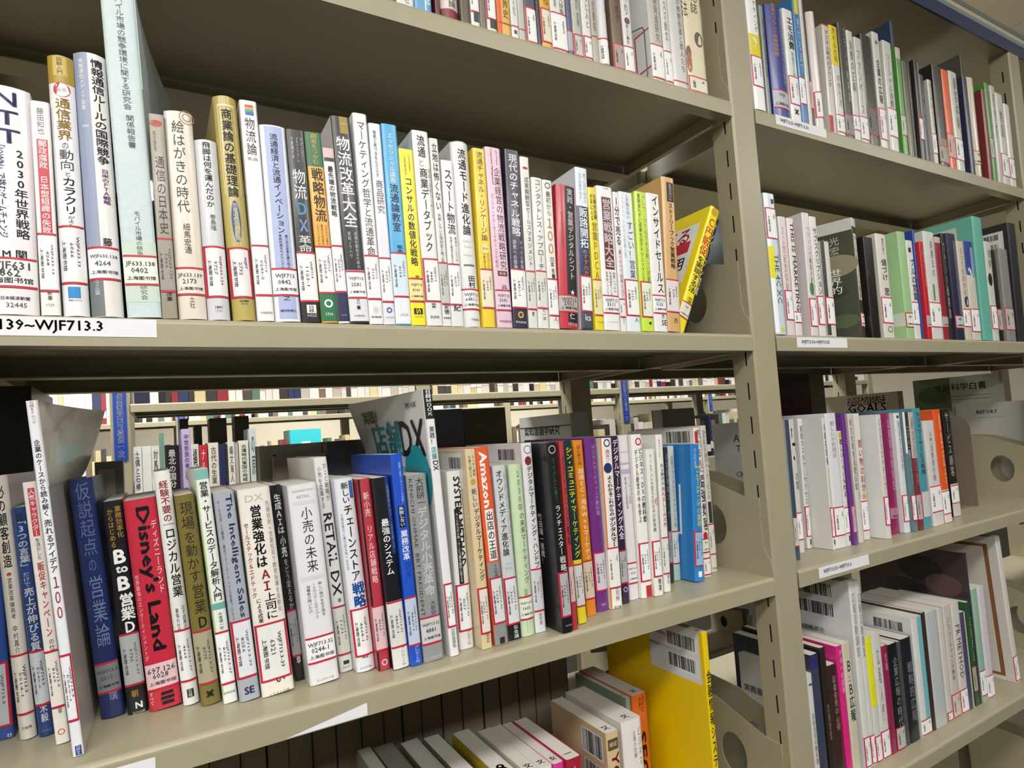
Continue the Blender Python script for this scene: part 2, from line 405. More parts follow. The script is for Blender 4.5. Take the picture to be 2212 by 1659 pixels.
# shelf, x, y, w, h, depth, lean, turn, spine bow, colour, side colour, hardback, page mark, page colour, prints, cover prints, label
BOOKS=[
('M',-.8701,.004,.0354,.1823,.128,-.011,0,.006,'e9e3e8',0,1,0,0,[['h','N',.57,.055,.4,.33,'26356f',1],['h','T',.59,.141,.4,.33,'26356f',1],['h','T',.61,.223,.4,.33,'26356f',1],['t','2030年世界戦略',.78,.272,.672,.24,'1d1d22',1],['s','「IOWN」で挑むゲームチェンジ',.45,.266,.67,.17,'2b3a7a',1],['h','M 関',.62,.74,.42,0,'17171a',1],['L',.764,.876,'H','WJF631','8862','','e9e9ec'],['h','日本経済新聞',.6,.93,.5,0,'333333',1],['h','32445',.62,.96,.36,0,'333333',0]],[],'white book with navy slab capitals at the left end on the middle shelf',0),
('M',-.833,.004,.0125,.1743,.128,-.019,0,0,'e9e6e4',0,0,0,0,[['r',.24,.82,.18,.631,'c22a40'],['t','藤田知也',.5,.031,.158,.4,'666666',0],['t','郵政腐敗 日本型組織の失敗',.53,.184,.624,.46,'f2eeee',1],['L',.631,.882,'S','WJF633.13','4268','','e9e9ec'],['t','新書',.5,.888,.931,.28,'17171a',0],['h','1129',.5,.952,.4,0,'555555',0]],[],'slim white book with white title in a red panel on the middle shelf',0),
('M',-.819,.004,.0176,.2161,.148,-.0257,0,.005,'e9e9ee',0,0,0,0,[['r',0,1,-.016,.108,'a88d2a'],['r',.2,.75,.005,.079,'c3ac57'],['t','図解入門',.47,.007,.076,.24,'8a6d18',1],['e',.5,.133,.33,.36,'b9203a'],['h','最新',.5,.133,.4,0,'f0e6e6',1],['t','通信業界',.5,.166,.332,.6,'b08a1f',1],['t','の',.5,.336,.365,.3,'17171a',0],['t','動向',.52,.365,.447,.6,'17171a',0],['t','と',.52,.45,.471,.3,'17171a',0],['t','カラクリ',.55,.471,.617,.55,'17171a',1],['t','がよく',.55,.62,.661,.3,'17171a',0],['L',.665,.871,'S','WJF633.13','6066','','e9e9ec'],['r',.24,.72,.89,.932,'1f86d0'],['h','秀和システム',.5,.941,.5,0,'17171a',1]],[],'white book with a gold top band and red disc on the middle shelf',0),
('M',-.8002,.004,.0226,.2234,.182,-.0303,0,.006,'e4e0df',0,0,0,0,[['r',0,.44,-.027,.921,'8f9ab6'],['r',0,.44,.852,1.007,'6d7578'],['t','情報通信メディア双書',.22,.023,.221,.16,'eceef6',0],['h','040',.24,.281,.2,0,'eceef6',0],['t','情報通信ルールの国際競争',.72,.021,.426,.4,'17171a',1],['t','日米のＦＴＡ戦略',.74,.442,.577,.24,'6c3b86',1],['t','藤',.66,.704,.737,.3,'17171a',1],['L',.746,.855,'H','WJF633.138','4264','','e9e9ec'],['t','スマイル出版',.24,.859,.918,.16,'e8e8e8',0]],[],'white book with a slate blue left stripe and a long black title',0),
('M',-.7751,.004,.0252,.297,.21,-.0395,0,0,'c3d3d6',0,0,0,0,[['r',0,1,.782,.956,'c3d2c6'],['t','モバイル市場の競争環境に関する研究会',.52,.039,.397,.26,'3b4048',0],['t','関係報告書',.56,.411,.509,.26,'3b4048',0],['t','モバイル市場の競争',.52,.692,.823,.2,'3b4048',0],['L',.827,.902,'H','JF633.138','0402','','dfe4da'],['t','研究会',.54,.906,.95,.22,'3b4048',0]],[],'tall pale blue-grey leatherette report volume on the middle shelf',[0,.034,.2]),
('M',-.7496,.004,.0118,.1801,.128,-.0249,0,0,'948d80',0,0,0,'8a8276',[['e',.45,.046,.4,.25,'a8382c'],['t','古代から現代まで',.3,.085,.188,.2,'3a342e',0],['t','通信の日本史',.52,.207,.593,.62,'17171a',0],['L',.62,.863,'S','WJF633.139','1439','','9a948a'],['t','洋基',.55,.872,.916,.4,'17171a',1]],[],'dull grey-brown book in the shade of the tall pale volume',0),  # neighbour's shade is put into the cover, label and page colours
('M',-.7369,.004,.0222,.1862,.128,-.0284,0,.004,'ddd4c8',0,0,0,0,[['o',.8,.024,.28,.03,'9a6b58'],['o',.8,.024,.16,.03,'9a6b58'],['t','絵はがきの時代',.45,.046,.494,.46,'221f1d',0],['t','細馬宏通',.5,.543,.69,.26,'2c2826',0],['L',.763,.878,'H','JF633.139','2173','','e3dcd2'],['t','土社',.5,.893,.95,.2,'3a3532',0]],[],'cream book with widely spaced black title 絵はがきの時代 on the middle shelf',0),
('M',-.7141,.004,.0184,.1641,.128,-.0303,0,.005,'cfd1d9',0,0,0,0,[['t','飛脚は何を運んだのか',.5,.013,.38,.38,'1e1e24',1],['t','巻島隆',.55,.416,.509,.28,'444444',0],['L',.604,.867,'S','WJF633.139','9727','l','e9e9ec'],['h','1841',.5,.931,.3,0,'17171a',1],['h','1300',.5,.951,.3,0,'888888',0]],[],'short pale grey book with black title and a red-edged label',0),
('M',-.6933,.004,.0197,.2086,.148,-.0427,0,.006,'b5a45a',0,1,0,0,[['r',.14,.86,.037,.047,'e0d8a8'],['r',.14,.17,.041,.439,'e0d8a8'],['r',.83,.86,.041,.439,'e0d8a8'],['t','商業論の基礎理論',.5,.058,.456,.48,'1c1a14',1],['e',.5,.563,.2,.98,'1f4a80'],['t','売買の集中の原理',.5,.48,.649,.24,'eeeef2',1],['L',.686,.893,'S','WJF7','2732','lr','ece4e8'],['h','白桃書房',.52,.915,.4,0,'3a3420',1],['h','46506',.52,.927,.3,0,'3a3420',0]],[],'tall olive gold book with a dark blue oval on its spine',0),
('M',-.6732,.004,.0149,.2083,.148,-.0324,0,0,'eae8ec',0,0,0,0,[['r',.28,.78,.02,.031,'c8452e'],['r',.28,.78,.031,.041,'d8a03a'],['r',.28,.78,.041,.052,'4a9a8a'],['r',.28,.78,.052,.067,'2a5fae'],['t','物流論',.5,.078,.253,.62,'222226',0],['h','第2版',.5,.268,.6,0,'888888',0],['L',.667,.88,'S','WJF713','0243-2','','e9e9ec'],['h','中央経済社',.55,.963,.7,0,'17171a',0]],[],'white book with a tiny rainbow square above its title on the middle shelf',0),
('M',-.6575,.004,.0233,.1885,.128,-.0311,0,.003,'e8e9f1',0,0,0,0,[['r',.17,.86,.007,.736,'a9b6de'],['t','流通経済と流通イノベーション',.5,.043,.557,.32,'16204a',1],['t','第三次大変革を勝ち残る',.68,.56,.733,.13,'16204a',1],['t','革新的進化のメカニズム',.44,.56,.733,.13,'16204a',1],['L',.74,.862,'H','WJF713','0842','','e9e9ec'],['r',.17,.86,.862,.986,'a9b6de'],['t','之',.5,.869,.897,.3,'17171a',1],['h','繊研新聞社',.52,.946,.6,0,'2c3358',1]],[],'white book with a periwinkle spine panel on the middle shelf',0),
('M',-.6337,.004,.0175,.188,.128,-.0326,0,0,'1d1d20',0,0,0,0,[['t','テクノロジー',.78,.04,.166,.15,'d0d0d0',0],['t','プラットフォーム',.54,.04,.171,.13,'d0d0d0',0],['t','で実現する',.28,.04,.154,.15,'d0d0d0',0],['t','物流',.5,.207,.369,.72,'f2f2f2',0],['t','Ｄ',.5,.374,.456,.7,'3a9fd8',1],['t','Ｘ',.52,.461,.543,.7,'7a96e0',1],['t','革命',.52,.552,.643,.72,'f2f2f2',0],['L',.648,.887,'S','WJF713','1123-1','','e9e9ec'],['r',.3,.8,.911,.954,'eeeeee'],['t','日経',.55,.913,.951,.3,'17171a',1],['h','00525',.55,.966,.5,0,'dddddd',0]],[],'black book with white title and two blue gradient letters on the middle shelf',0),
('M',-.6151,.004,.0156,.1885,.128,-.0371,0,0,'e2a53a',0,0,0,0,[['r',0,1,-.03,.181,'2e6e4a'],['t','顧客をつかむ',.52,.007,.171,.4,'c8a84a',0],['t','戦略物流',.53,.188,.476,.74,'241c10',1],['t','なぜあの企業が',.78,.486,.598,.13,'3a2c10',0],['t','選ばれ利益を',.52,.486,.598,.13,'3a2c10',0],['t','上げているのか',.26,.486,.598,.13,'3a2c10',0],['L',.61,.84,'S','WJF713','2250-3','','e9e9ec'],['r',0,1,.842,.992,'23704a'],['o',.5,.9,.26,.1,'f2f2f2'],['h','1700',.5,.956,.45,0,'e8e8e8',1]],[],'amber book with a green top and green foot on the middle shelf',0),
('M',-.5991,.004,.0109,.1752,.128,-.0367,0,0,'e6e6ec',0,0,0,0,[['r',0,1,-.013,.056,'d8b8be'],['r',.05,.95,.056,.077,'3a3038'],['t','最先端の物流戦略',.52,.104,.396,.52,'17171a',1],['L',.568,.818,'S','WJF713','2250-4','','e9e9ec'],['r',0,1,.821,.989,'23264e'],['h','ダイヤ',.55,.955,.5,0,'c8c8d8',0]],[],'short slim white book with pale pink top and navy foot',0),
('M',-.5871,.004,.0189,.2101,.148,-.0411,0,0,'17181f','d9d9dd',0,0,0,[['r',.42,.86,-.018,.084,'9a8432'],['h','logistics',.64,.034,.36,0,'d8cc90',0],['t','物流改革大全',.52,.097,.542,.74,'f0f0f2',1],['t','改善を進めるための',.7,.56,.738,.18,'c8c8c8',0],['t','実践ノウハウ',.36,.56,.689,.18,'c8c8c8',0],['r',0,1,.745,.989,'dcdce2'],['L',.756,.873,'H','WJF713','2581','','e9e9ec'],['t','会社',.5,.882,.911,.22,'17171a',0],['r',.4,.58,.916,.933,'17171a'],['h','中央経済社',.5,.964,.6,0,'444444',0]],[],'black book with white title 物流改革大全 and a gold patch on the middle shelf',0),
('M',-.5679,.004,.0146,.2174,.148,-.0255,0,0,'e6e7ea',0,0,0,0,[['t','マーケティング哲学と流通革命',.52,.036,.682,.6,'1a1a1e',0],['L',.684,.878,'S','WJF713','7115','','e9e9ec'],['e',.5,.935,.2,.22,'cccccc'],['h','同文舘出版',.5,.967,.7,0,'17171a',1]],[],'tall white book with long black katakana title on the middle shelf',0),
('M',-.5531,.004,.0125,.2098,.148,-.0192,0,0,'dedfe8',0,0,0,0,[['t','発見と気づきをもたらす',.42,.036,.273,.3,'3a3a58',0],['t','商品研究',.5,.285,.454,.62,'1e1e28',0],['L',.679,.884,'S','WJF713','3771','','e9e9ec'],['o',.52,.93,.24,.12,'5a5298'],['h','八千代出版',.5,.966,.7,0,'555577',0]],[],'slim lilac white book with a small black smudge above its label',0),
('M',-.5403,.004,.0168,.2119,.148,-.0159,0,0,'4aa7dc',0,0,0,0,[['t','エッセンシャル講義',.5,.044,.295,.38,'e8f2fa',0],['t','流通論教室',.52,.3,.541,.56,'14264e',1],['t','坂本',.6,.605,.646,.4,'14264e',1],['r',0,1,.649,.994,'e4e6ee'],['L',.651,.857,'S','WJF713','4154','','cfe0f0'],['h','65235',.55,.951,.5,0,'555555',0]],[],'sky blue book with a white lower third on the middle shelf',0),
('M',-.5232,.004,.0161,.1883,.128,-.0152,0,0,'f2e028',0,0,0,0,[['t','小さなお店で',.66,.03,.131,.14,'5a4a10',0],['t','10年後も勝ち続ける',.36,.03,.152,.14,'5a4a10',0],['t','コンサルの数値化戦略',.5,.162,.668,.5,'16140c',1],['t','赤',.6,.718,.741,.3,'17171a',1],['L',.744,.861,'H','WJF713','8100','','e8dc98'],['r',.2,.8,.905,.939,'17171a'],['s','S',.5,.908,.936,.3,'f2e028',1],['h','TAZAKI',.5,.952,.6,0,'a89a20',0]],[],'bright yellow book with bold black title beside the sky blue one',0),
('M',-.5064,.004,.0185,.2113,.148,-.0171,0,0,'e2e3e4','d5dadb',0,0,0,[['t','流通',.5,.023,.141,.5,'1e1e22',1],['t','と',.42,.146,.189,.4,'888888',0],['t','商業データブック',.52,.193,.627,.5,'1e1e22',1],['t','理論と現象から考える',.88,.193,.451,.17,'8a9a90',0],['L',.667,.872,'S','WJF713','4442','l','e9e9ec'],['t','編豊',.5,.884,.912,.3,'17171a',0],['h','有斐閣',.5,.957,.55,0,'555555',0]],[],'pale grey white book with bold black title between yellow and slim white',0),
('M',-.4877,.004,.01,.2058,.148,-.0128,0,0,'dcdcdc',0,0,0,0,[['t','立地は怖くない',.5,.026,.389,.66,'1a1a1c',1],['t','失敗しない立地判定と売上予',.5,.404,.67,.42,'333333',0],['L',.672,.88,'S','WJF713','4221','','bfbfbf'],['t','安徳',.5,.885,.939,.6,'17171a',1],['h','勁草書房',.5,.958,.8,0,'17171a',1]],[],'very slim grey white book with bold black title 立地 on the middle shelf',0),
('M',-.4774,.004,.0143,.1837,.128,-.0034,0,0,'e0e0e2',0,0,0,0,[['t','スマート物流',.5,.053,.452,.66,'1c1c20',1],['t','物流サービスの',.76,.463,.614,.2,'17171a',0],['t','社会と経済を変える',.38,.463,.63,.2,'17171a',0],['L',.636,.866,'S','WJF713','4057','','e9e9ec'],['t','紀',.5,.868,.913,.62,'17171a',1]],[],'slim white book with bold black title スマート物流 on the middle shelf',0),
('M',-.4619,.004,.0219,.2085,.148,-.0077,0,.006,'dfdfe1','cfcfd3',1,0,0,[['r',0,1,-.024,.003,'4a1a26'],['t','流通モード進化論',.5,.041,.513,.46,'17171b',1],['r',.2,.8,.667,.677,'4a7a6a'],['h','Fashion',.48,.543,.44,0,'9ab8b0',0],['h','Trends',.48,.573,.44,0,'9ab8b0',0],['h','Manner',.48,.618,.5,0,'9ab8b0',0],['t','田村',.55,.727,.794,.4,'17171a',1],['L',.806,.902,'H','WJF713','6481-1','','e9e9ec'],['h','千倉書房',.6,.962,.5,0,'333333',0]],[],'rounded pale grey hardback with a maroon edge at its head',0),
('M',-.4392,.004,.0155,.204,.148,.0063,0,0,'e8c832',0,0,0,0,[['t','流通チャネル・リンケージ論',.5,.017,.523,.52,'2a240c',0],['e',.5,.565,.3,.3,'e8dca0'],['h','第2版',.5,.565,.44,0,'8a6a20',0],['t','ロジスティクス',.7,.59,.683,.2,'6a5210',0],['t','行動を考える',.4,.59,.678,.2,'6a5210',0],['L',.686,.889,'S','WJF713','2643','','e4dcc4']],[],'golden yellow book with black title and a cream label on the middle shelf',0),
('M',-.4214,.004,.0199,.2083,.148,-.0032,0,0,'dfbfd2',0,0,0,0,[['t','企業経営の物流戦略研究',.66,.111,.684,.44,'241a22',0],['t','ロジスティクス・マーケティングの創出',.24,.262,.673,.2,'a85a86',0],['s','Logistics Strategy and',.72,.007,.096,.16,'a8486e',0],['s','Corporate Management',.36,.007,.21,.16,'a8486e',1],['r',.24,.86,.689,.717,'6a1a2a'],['h','第3版',.55,.703,.4,0,'f0e0e0',1],['t','丹',.6,.765,.801,.4,'17171a',0],['L',.801,.9,'H','WJF713','2342','','ddc8d6'],['h','中央経済社',.55,.966,.8,0,'5a3a50',0]],[],'pink lilac book with black title and a small maroon block',0),
('M',-.4009,.004,.0199,.2097,.148,.0228,0,0,'2a2440',0,0,0,0,[['t','現代のチャネル戦略',.5,.024,.491,.6,'eceaf4',1],['t','チャネル戦略',.78,.512,.673,.2,'c8c4dc',0],['t','研究への招待',.34,.512,.678,.24,'e4e2f0',1],['L',.681,.884,'S','WJF713','2431-1','','e9e9ec'],['o',.52,.928,.2,.1,'c89a3a'],['h','同文舘出版',.52,.969,.7,0,'e8e6ee',1]],[],'dark purple-navy book with white title and a gold emblem on the middle shelf',0),
('M',-.3799,.004,.0125,.2041,.148,.0193,0,0,'d9d9d6',0,0,0,0,[['e',.5,.066,.3,.12,'9a2a34'],['t','成果報酬型セールスマネジメント',.55,.118,.645,.5,'26262a',0],['L',.677,.886,'S','WJF713','0600','','d0d0cc'],['t','菅',.5,.904,.931,.3,'17171a',0]],[],'slim grey white book with a red swoosh near its head',0),
('M',-.3668,.004,.0149,.1813,.128,.0272,0,0,'dedede',0,0,0,0,[['t','コンタクトレス・アプローチ',.52,.009,.618,.6,'20243e',0],['L',.63,.862,'S','WJF713','3341','','d4d4d0'],['t','七一洋',.55,.868,.95,.34,'2a2a2a',0]],[],'slim white book with navy katakana title beside the swoosh book',0),
('M',-.3506,.004,.0139,.1805,.128,.0214,0,0,'e3e1dc',0,0,0,0,[['o',.5,.038,.28,.08,'222222'],['t','最初から',.5,.076,.246,.5,'26221e',0],['t','１００',.5,.252,.508,.9,'b08a4a',1],['t','回客',.55,.521,.589,.4,'17171a',0],['t','を集',.6,.595,.67,.4,'17171a',1],['L',.676,.907,'S','WJF713','7051','','e9e9ec'],['t','人',.6,.916,.953,.4,'17171a',0]],[],'slim white book with a large gold 100 on the middle shelf',0),
('M',-.3358,.004,.0282,.1782,.128,.0565,0,.004,'b8283c',0,0,0,0,[['r',.4,.97,.008,.962,'17151a'],['t','実践・営業デジタルシフト',.68,.021,.662,.36,'f2eeee',1],['t','セールスプロセス',.24,.191,.45,.15,'8a1a2c',0],['t','★',.68,.726,.771,.3,'eeeeee',0],['L',.777,.879,'H','WJF713','2051','','b9aeb0'],['t','仁',.62,.892,.936,.3,'eeeeee',0],['h','同文舘',.66,.968,.5,0,'bbbbbb',0]],[],'crimson book with a black stripe and white title on the middle shelf',0),
('M',-.3047,.004,.0179,.2038,.148,.0425,0,0,'20305e','d5dadf',0,0,0,[['r',0,1,-.025,.242,'dce6f0'],['t','誰でも売り始める',.72,.033,.222,.26,'7a8aa0',0],['t','必ず効果が出る！',.34,.033,.222,.26,'7a8aa0',0],['t','販路開拓',.52,.25,.504,.72,'f0f2f8',1],['t','の',.52,.509,.538,.4,'b8c0d8',0],['t','すすめ方',.56,.538,.675,.44,'c8783a',1],['L',.68,.884,'S','WJF713','3352','l','e9e9ec'],['r',0,1,.887,.991,'454552'],['h','ks',.55,.927,.5,0,'d8d8e0',1]],[['r',0,1,0,.25,'d8dce4']],'navy book with a pale blue upper third on the middle shelf',0),
('M',-.2831,.004,.0133,.1808,.128,.0233,0,0,'e6d22e',0,0,0,0,[['t','圧倒的信頼',.7,.047,.227,.34,'3a3410',1],['t','が手に入る',.3,.047,.237,.34,'3a3410',1],['t','営業ＰＤＣＡ',.52,.244,.654,.66,'8a8428',1],['L',.657,.892,'S','WJF713','5032','','ddd6a0'],['h','すばる舎',.55,.946,.7,0,'6a6010',0]],[],'yellow book with olive letters PDCA down its spine on the middle shelf',0),
('M',-.2691,.004,.0256,.1847,.128,.0215,0,0,'e8e8ea',0,0,0,0,[['h','Insight',.6,.013,.34,0,'888888',0],['r',.26,.84,.075,.58,'621622'],['t','営業戦略大全',.55,.085,.57,.54,'f6f2f2',1],['t','世界レベルの',.76,.596,.743,.18,'444444',0],['t','利益体質をつくる',.54,.596,.763,.16,'444444',0],['t','科学的ノウハウ',.32,.596,.756,.16,'444444',0],['L',.769,.877,'H','WJF713','3611','','e9e9ec'],['h','ダイヤモンド社',.55,.944,.56,0,'777777',0]],[],'white book with white title 営業戦略大全 on a maroon panel on the middle shelf',0),
('M',-.2406,.007,.0097,.1816,.128,.0224,0,0,'e2dfe0',0,0,0,0,[['t','1分で売る',.5,.028,.39,.85,'17171a',1],['t','最小の力で結果を出す',.6,.417,.766,.5,'a84a5a',0],['L',.779,.894,'S','W','','','e4dcdc'],['t','るろ',.5,.901,.947,.4,'b05a68',0]],[],'very thin white book with red lettering beside the maroon panel one',0),
('M',-.23,.007,.0234,.1836,.128,.0194,0,0,'dde4ec',0,0,0,0,[['t','どんな人でもわかる営業心理',.2,.019,.482,.18,'9ab8cc',0],['t','しか知らない',.56,.013,.194,.24,'555a66',0],['t','すごい！営業',.64,.208,.628,.44,'1c1c22',0],['L',.641,.882,'S','WJF713','5121','l','e9e9ec'],['t','人',.7,.899,.935,.34,'17171a',0]],[],'pale blue white book with thin black title and pale blue side text',0),
('M',-.2063,.004,.0196,.1861,.128,.0237,0,0,'c3df4a',0,0,0,0,[['t','直接会わずに成果を出すテクニックとマ',.3,.016,.65,.28,'3a4a10',0],['t','テレワークでもできる新しい営業',.76,.016,.65,.28,'6a8420',0],['L',.656,.893,'S','WJF713','5142','l','dfe4cc'],['r',.55,.75,.933,.952,'223300']],[],'lime green book on the middle shelf',0),
('M',-.1858,.004,.0236,.1866,.128,.0204,0,0,'e7e6e6',0,0,0,0,[['t','インサイドセールス',.62,.01,.73,.5,'202024',1],['L',.747,.863,'H','WJF713','5155','','e9e9ec'],['t','彦',.66,.873,.91,.26,'17171a',0],['h','SE',.72,.936,.4,0,'555555',1]],[],'white book with black title インサイドセールス on the middle shelf',0),
('M',-.1617,.004,.0229,.2132,.148,.0499,0,0,'d0a872','cfa870',0,0,0,[['r',.35,.9,.032,.16,'1c1814'],['t','全米が泣いた',.62,.038,.153,.24,'d8c0a0',0],['t','ストーリーブック営業戦略',.6,.169,.597,.38,'2a1e10',1],['L',.674,.87,'S','WJF713','5170','','d8d0d4'],['t','西',.6,.911,.947,.3,'17171a',0]],[],'tan kraft coloured book beside the leaning yellow one on the middle shelf',0),
('M',-.127,.028,.0187,.2123,.148,.475,0,0,'f0dc20',0,0,0,0,[['e',.5,.034,.34,.34,'c89a20'],['t','Ｃ円販促',.52,.082,.393,.84,'c02a2a',1],['t','を実現する法',.52,.401,.693,.78,'1c180c',1],['t','米満',.6,.722,.773,.5,'17171a',0],['L',.78,.881,'H','WJF','','','dcd8c8']],[['r',.2,.92,.12,.62,'dfe2e6'],['r',.2,.86,.26,.36,'b82a34'],['H','売る',.62,.2,.4,'c02a2a'],['H','を活用',.6,.45,.5,'20202a']],'bright yellow book leaning against the shelf end',0),
('M',-.1078,.034,.0085,.2,.148,.475,0,0,'1a1a1c',0,0,0,0,[['t','ナンバーワン営業',.5,.035,.673,.8,'d8d8d8',0]],[],'thin black book leaning behind the bright yellow one on the middle shelf',0),
('L',-.8911,.1015,.018,.2,.1415,-.0421,0,0,'2a4c98',0,0,0,0,[['L',.684,.94,'S','WJF713.3','4105','r','b8bcc4'],['h','社',.85,.989,.2,0,'ddddee',0]],[],'cobalt blue book at the far left end on the lower shelf',0),
('L',-.8676,.0878,.0119,.2261,.1552,-.0677,0,.004,'d9d3cb',0,0,0,0,[['t','必の顧客創造',.5,.037,.354,.5,'17171a',1],['e',.5,.377,.13,.13,'b02a34'],['t','営業改革論再考',.5,.389,.548,.28,'2c2826',0],['t','中村真介',.5,.57,.679,.3,'2c2826',0],['L',.689,.901,'S','WJF713.3','5014-1','','ddd6cf'],['h','文理閣',.5,.957,.6,0,'444444',0]],[],'cream book with black title 顧客創造 left of the navy one',0),
('L',-.8537,.0845,.0105,.1975,.128,-.0765,0,.003,'22407c',0,0,0,0,[['r',.3,.75,.024,.065,'16284e'],['t','「3つの言葉」',.55,.044,.278,.7,'e8eef8',1],['t','だけで',.5,.284,.349,.46,'b8c8e4',0],['t','売上が伸びる質',.55,.353,.629,.68,'f0f4fa',1],['L',.637,.859,'S','WJF713.3','5240-6','','c4cad4'],['t','木毅',.55,.863,.94,.5,'e8eef8',1],['h','ダイヤモンド',.55,.976,.7,0,'b8c8e4',0]],[],'navy book with white title beginning with the numeral 3 on the lower shelf',0),
('L',-.8387,.0579,.0094,.2194,.148,-.0789,0,0,'e8e4df',0,0,0,0,[['r',.3,.8,.024,.209,'c83a4c'],['t','人気キャラクター',.55,.027,.209,.48,'f4eeee',1],['t','を活かした',.55,.216,.301,.34,'333333',0],['t','販促キャンペーン',.55,.308,.595,.5,'c23046',1],['t','の仕掛け方',.62,.602,.716,.4,'222222',0],['L',.655,.857,'S','WJF713.3','8169','','ece8e2'],['t','野口元幸',.6,.776,.89,.34,'333333',0],['o',.5,.956,.26,.06,'c23046']],[],'white book with red title, half behind the tall magazine on the lower shelf',0),
('L',-.8238,.0218,.0074,.285,.2,-.0822,-.02,0,'dfe1e8','b5aea6',0,0,0,[['t','日経BPムック',.5,.001,.067,.42,'a85058',0],['t','企業のケースから読み解く',.52,.111,.328,.6,'1c2434',1],['t','売れるアイデア',.55,.336,.488,.7,'16161c',1],['t','１００',.55,.493,.62,.8,'982838',1],['L',.722,.897,'S','WJF713.3','5200-1','r','dfe1e9'],['r',.28,.85,.971,.999,'2c3c78'],['t','日経BP',.56,.972,.998,.4,'c8d0e8',0]],[],'tall white magazine standing forward of the row at the left',[0,.03,.215]),
('L',-.8092,.0894,.0184,.2176,.148,-.0874,0,.003,'1d2c60',0,1,0,0,[['t','仮説起点',.52,.016,.327,.62,'5a6c98',0],['t','の',.52,.333,.396,.36,'5a6c98',0],['t','営業論',.55,.407,.71,.62,'6a7ca6',0],['t','セールスの本質をつかむ行動',.16,.045,.57,.14,'3a4c80',0],['L',.78,.89,'H','WJF713.3','2512','','777b80'],['t','璃',.62,.896,.935,.36,'8a98bc',0]],[],'wide navy book with large silver-grey title 仮説起点の営業論 on the lower shelf',0),
('L',-.7885,.0855,.0159,.1951,.128,-.0723,0,0,'15171f',0,0,0,0,[['t','業務効率化',.7,.027,.178,.34,'b8902e',0],['t','からはじめる',.3,.036,.222,.3,'b8902e',0],['h','B',.52,.264,.6,0,'f2f2f2',2],['h','to',.55,.325,.6,0,'f2f2f2',2],['h','B',.56,.391,.6,0,'f2f2f2',2],['t','営業Ｄ',.6,.439,.631,.72,'f2f2f2',2],['L',.635,.862,'S','WJF713.3-37','3735','','a9adb0'],['t','朝',.45,.892,.927,.36,'b8902e',0],['h','N',.58,.964,.36,0,'f0f0f0',2],['h','日本出版',.55,.997,.6,0,'c8c8c8',0]],[],'black-navy book with bold white title starting B to B on the lower shelf',0),
('L',-.7713,.0788,.026,.1943,.128,-.0773,0,.002,'bf2c42',0,0,0,0,[['s','Disney\'s Land',.5,.038,.726,.56,'1a1416',2],['t','ディズニーランド',.84,.109,.464,.2,'f0d8dc',0],['t','世界最強のエンターテインメントが',.12,.354,.763,.13,'e8b8c0',0],['L',.783,.898,'H','697.126','6028','','dcbcc4'],['t','すべて',.1,.911,.973,.14,'eed0d4',0],['r',.4,.78,.922,.938,'1c1416'],['r',.38,.8,.944,.96,'1c1416'],['r',.4,.78,.966,.982,'1c1416']],[],'wide crimson book with huge black sideways Latin title on the lower shelf',0),
('L',-.7442,.0726,.0134,.2191,.148,-.0786,0,.003,'e6e5e4',0,0,0,0,[['t','経験不要の',.52,.041,.22,.58,'a83038',1],['r',.2,.9,.228,.231,'777777'],['t','ロジカル営業',.55,.244,.542,.66,'1e1e22',1],['t','必ず成果が',.74,.578,.681,.22,'17171a',0],['t','最強の仕組',.34,.587,.692,.22,'17171a',0],['L',.688,.894,'S','WJF713.3-37','4663','','e9e9ec'],['r',.3,.72,.934,.969,'1c1c1e'],['t','日経',.5,.936,.967,.26,'dddddd',0]],[],'white book with dark red upper title 経験不要の on the lower shelf',0),
('L',-.73,.0598,.0163,.1956,.128,-.0783,0,.003,'756a34',0,0,0,0,[['t','現場',.52,.034,.171,.68,'23200f',0],['t','を動かす',.52,.175,.423,.62,'23200f',0],['t','営業',.58,.428,.573,.64,'23200f',0],['t','Ｄ',.6,.578,.644,.66,'23200f',1],['L',.657,.893,'S','WJF713.3-37','4775','','a39d84'],['h','×',.5,.948,.44,0,'22241c',3]],[],'olive brown book with black title 現場を動かす営業',0),
('L',-.712,.0526,.0119,.2185,.148,-.0765,0,0,'e2e6e2',0,0,0,0,[['r',0,.1,-.01,.962,'a8c878'],['r',0,1,-.002,.044,'7ab0a8'],['t','営業・サービスのデータ解析入門',.55,.054,.567,.62,'1c2020',1],['r',0,1,.575,.602,'6aa8a0'],['t','今里健一郎',.55,.616,.69,.3,'333333',0],['L',.705,.913,'S','WJF713.3-37','8762','','e9e9ec'],['h','日科技連',.5,.956,.8,0,'555555',0]],[],'white book with green edges and a teal head on the lower shelf',0),
('L',-.6989,.0457,.0177,.1954,.128,-.0763,0,.002,'a3a9b4',0,0,0,0,[['s','The Intelligent Sales',.66,.016,.609,.4,'2a3358',1],['t','AIを活用した最速・最良でクリエイティブな営業プロセス',.2,.034,.613,.14,'444c60',0],['L',.627,.884,'S','WJF713.3-39','8256','l','d8dae2'],['h','SE',.52,.953,.5,0,'262c50',2]],[],'silver grey book with navy sideways Latin serif title on the lower shelf',0),
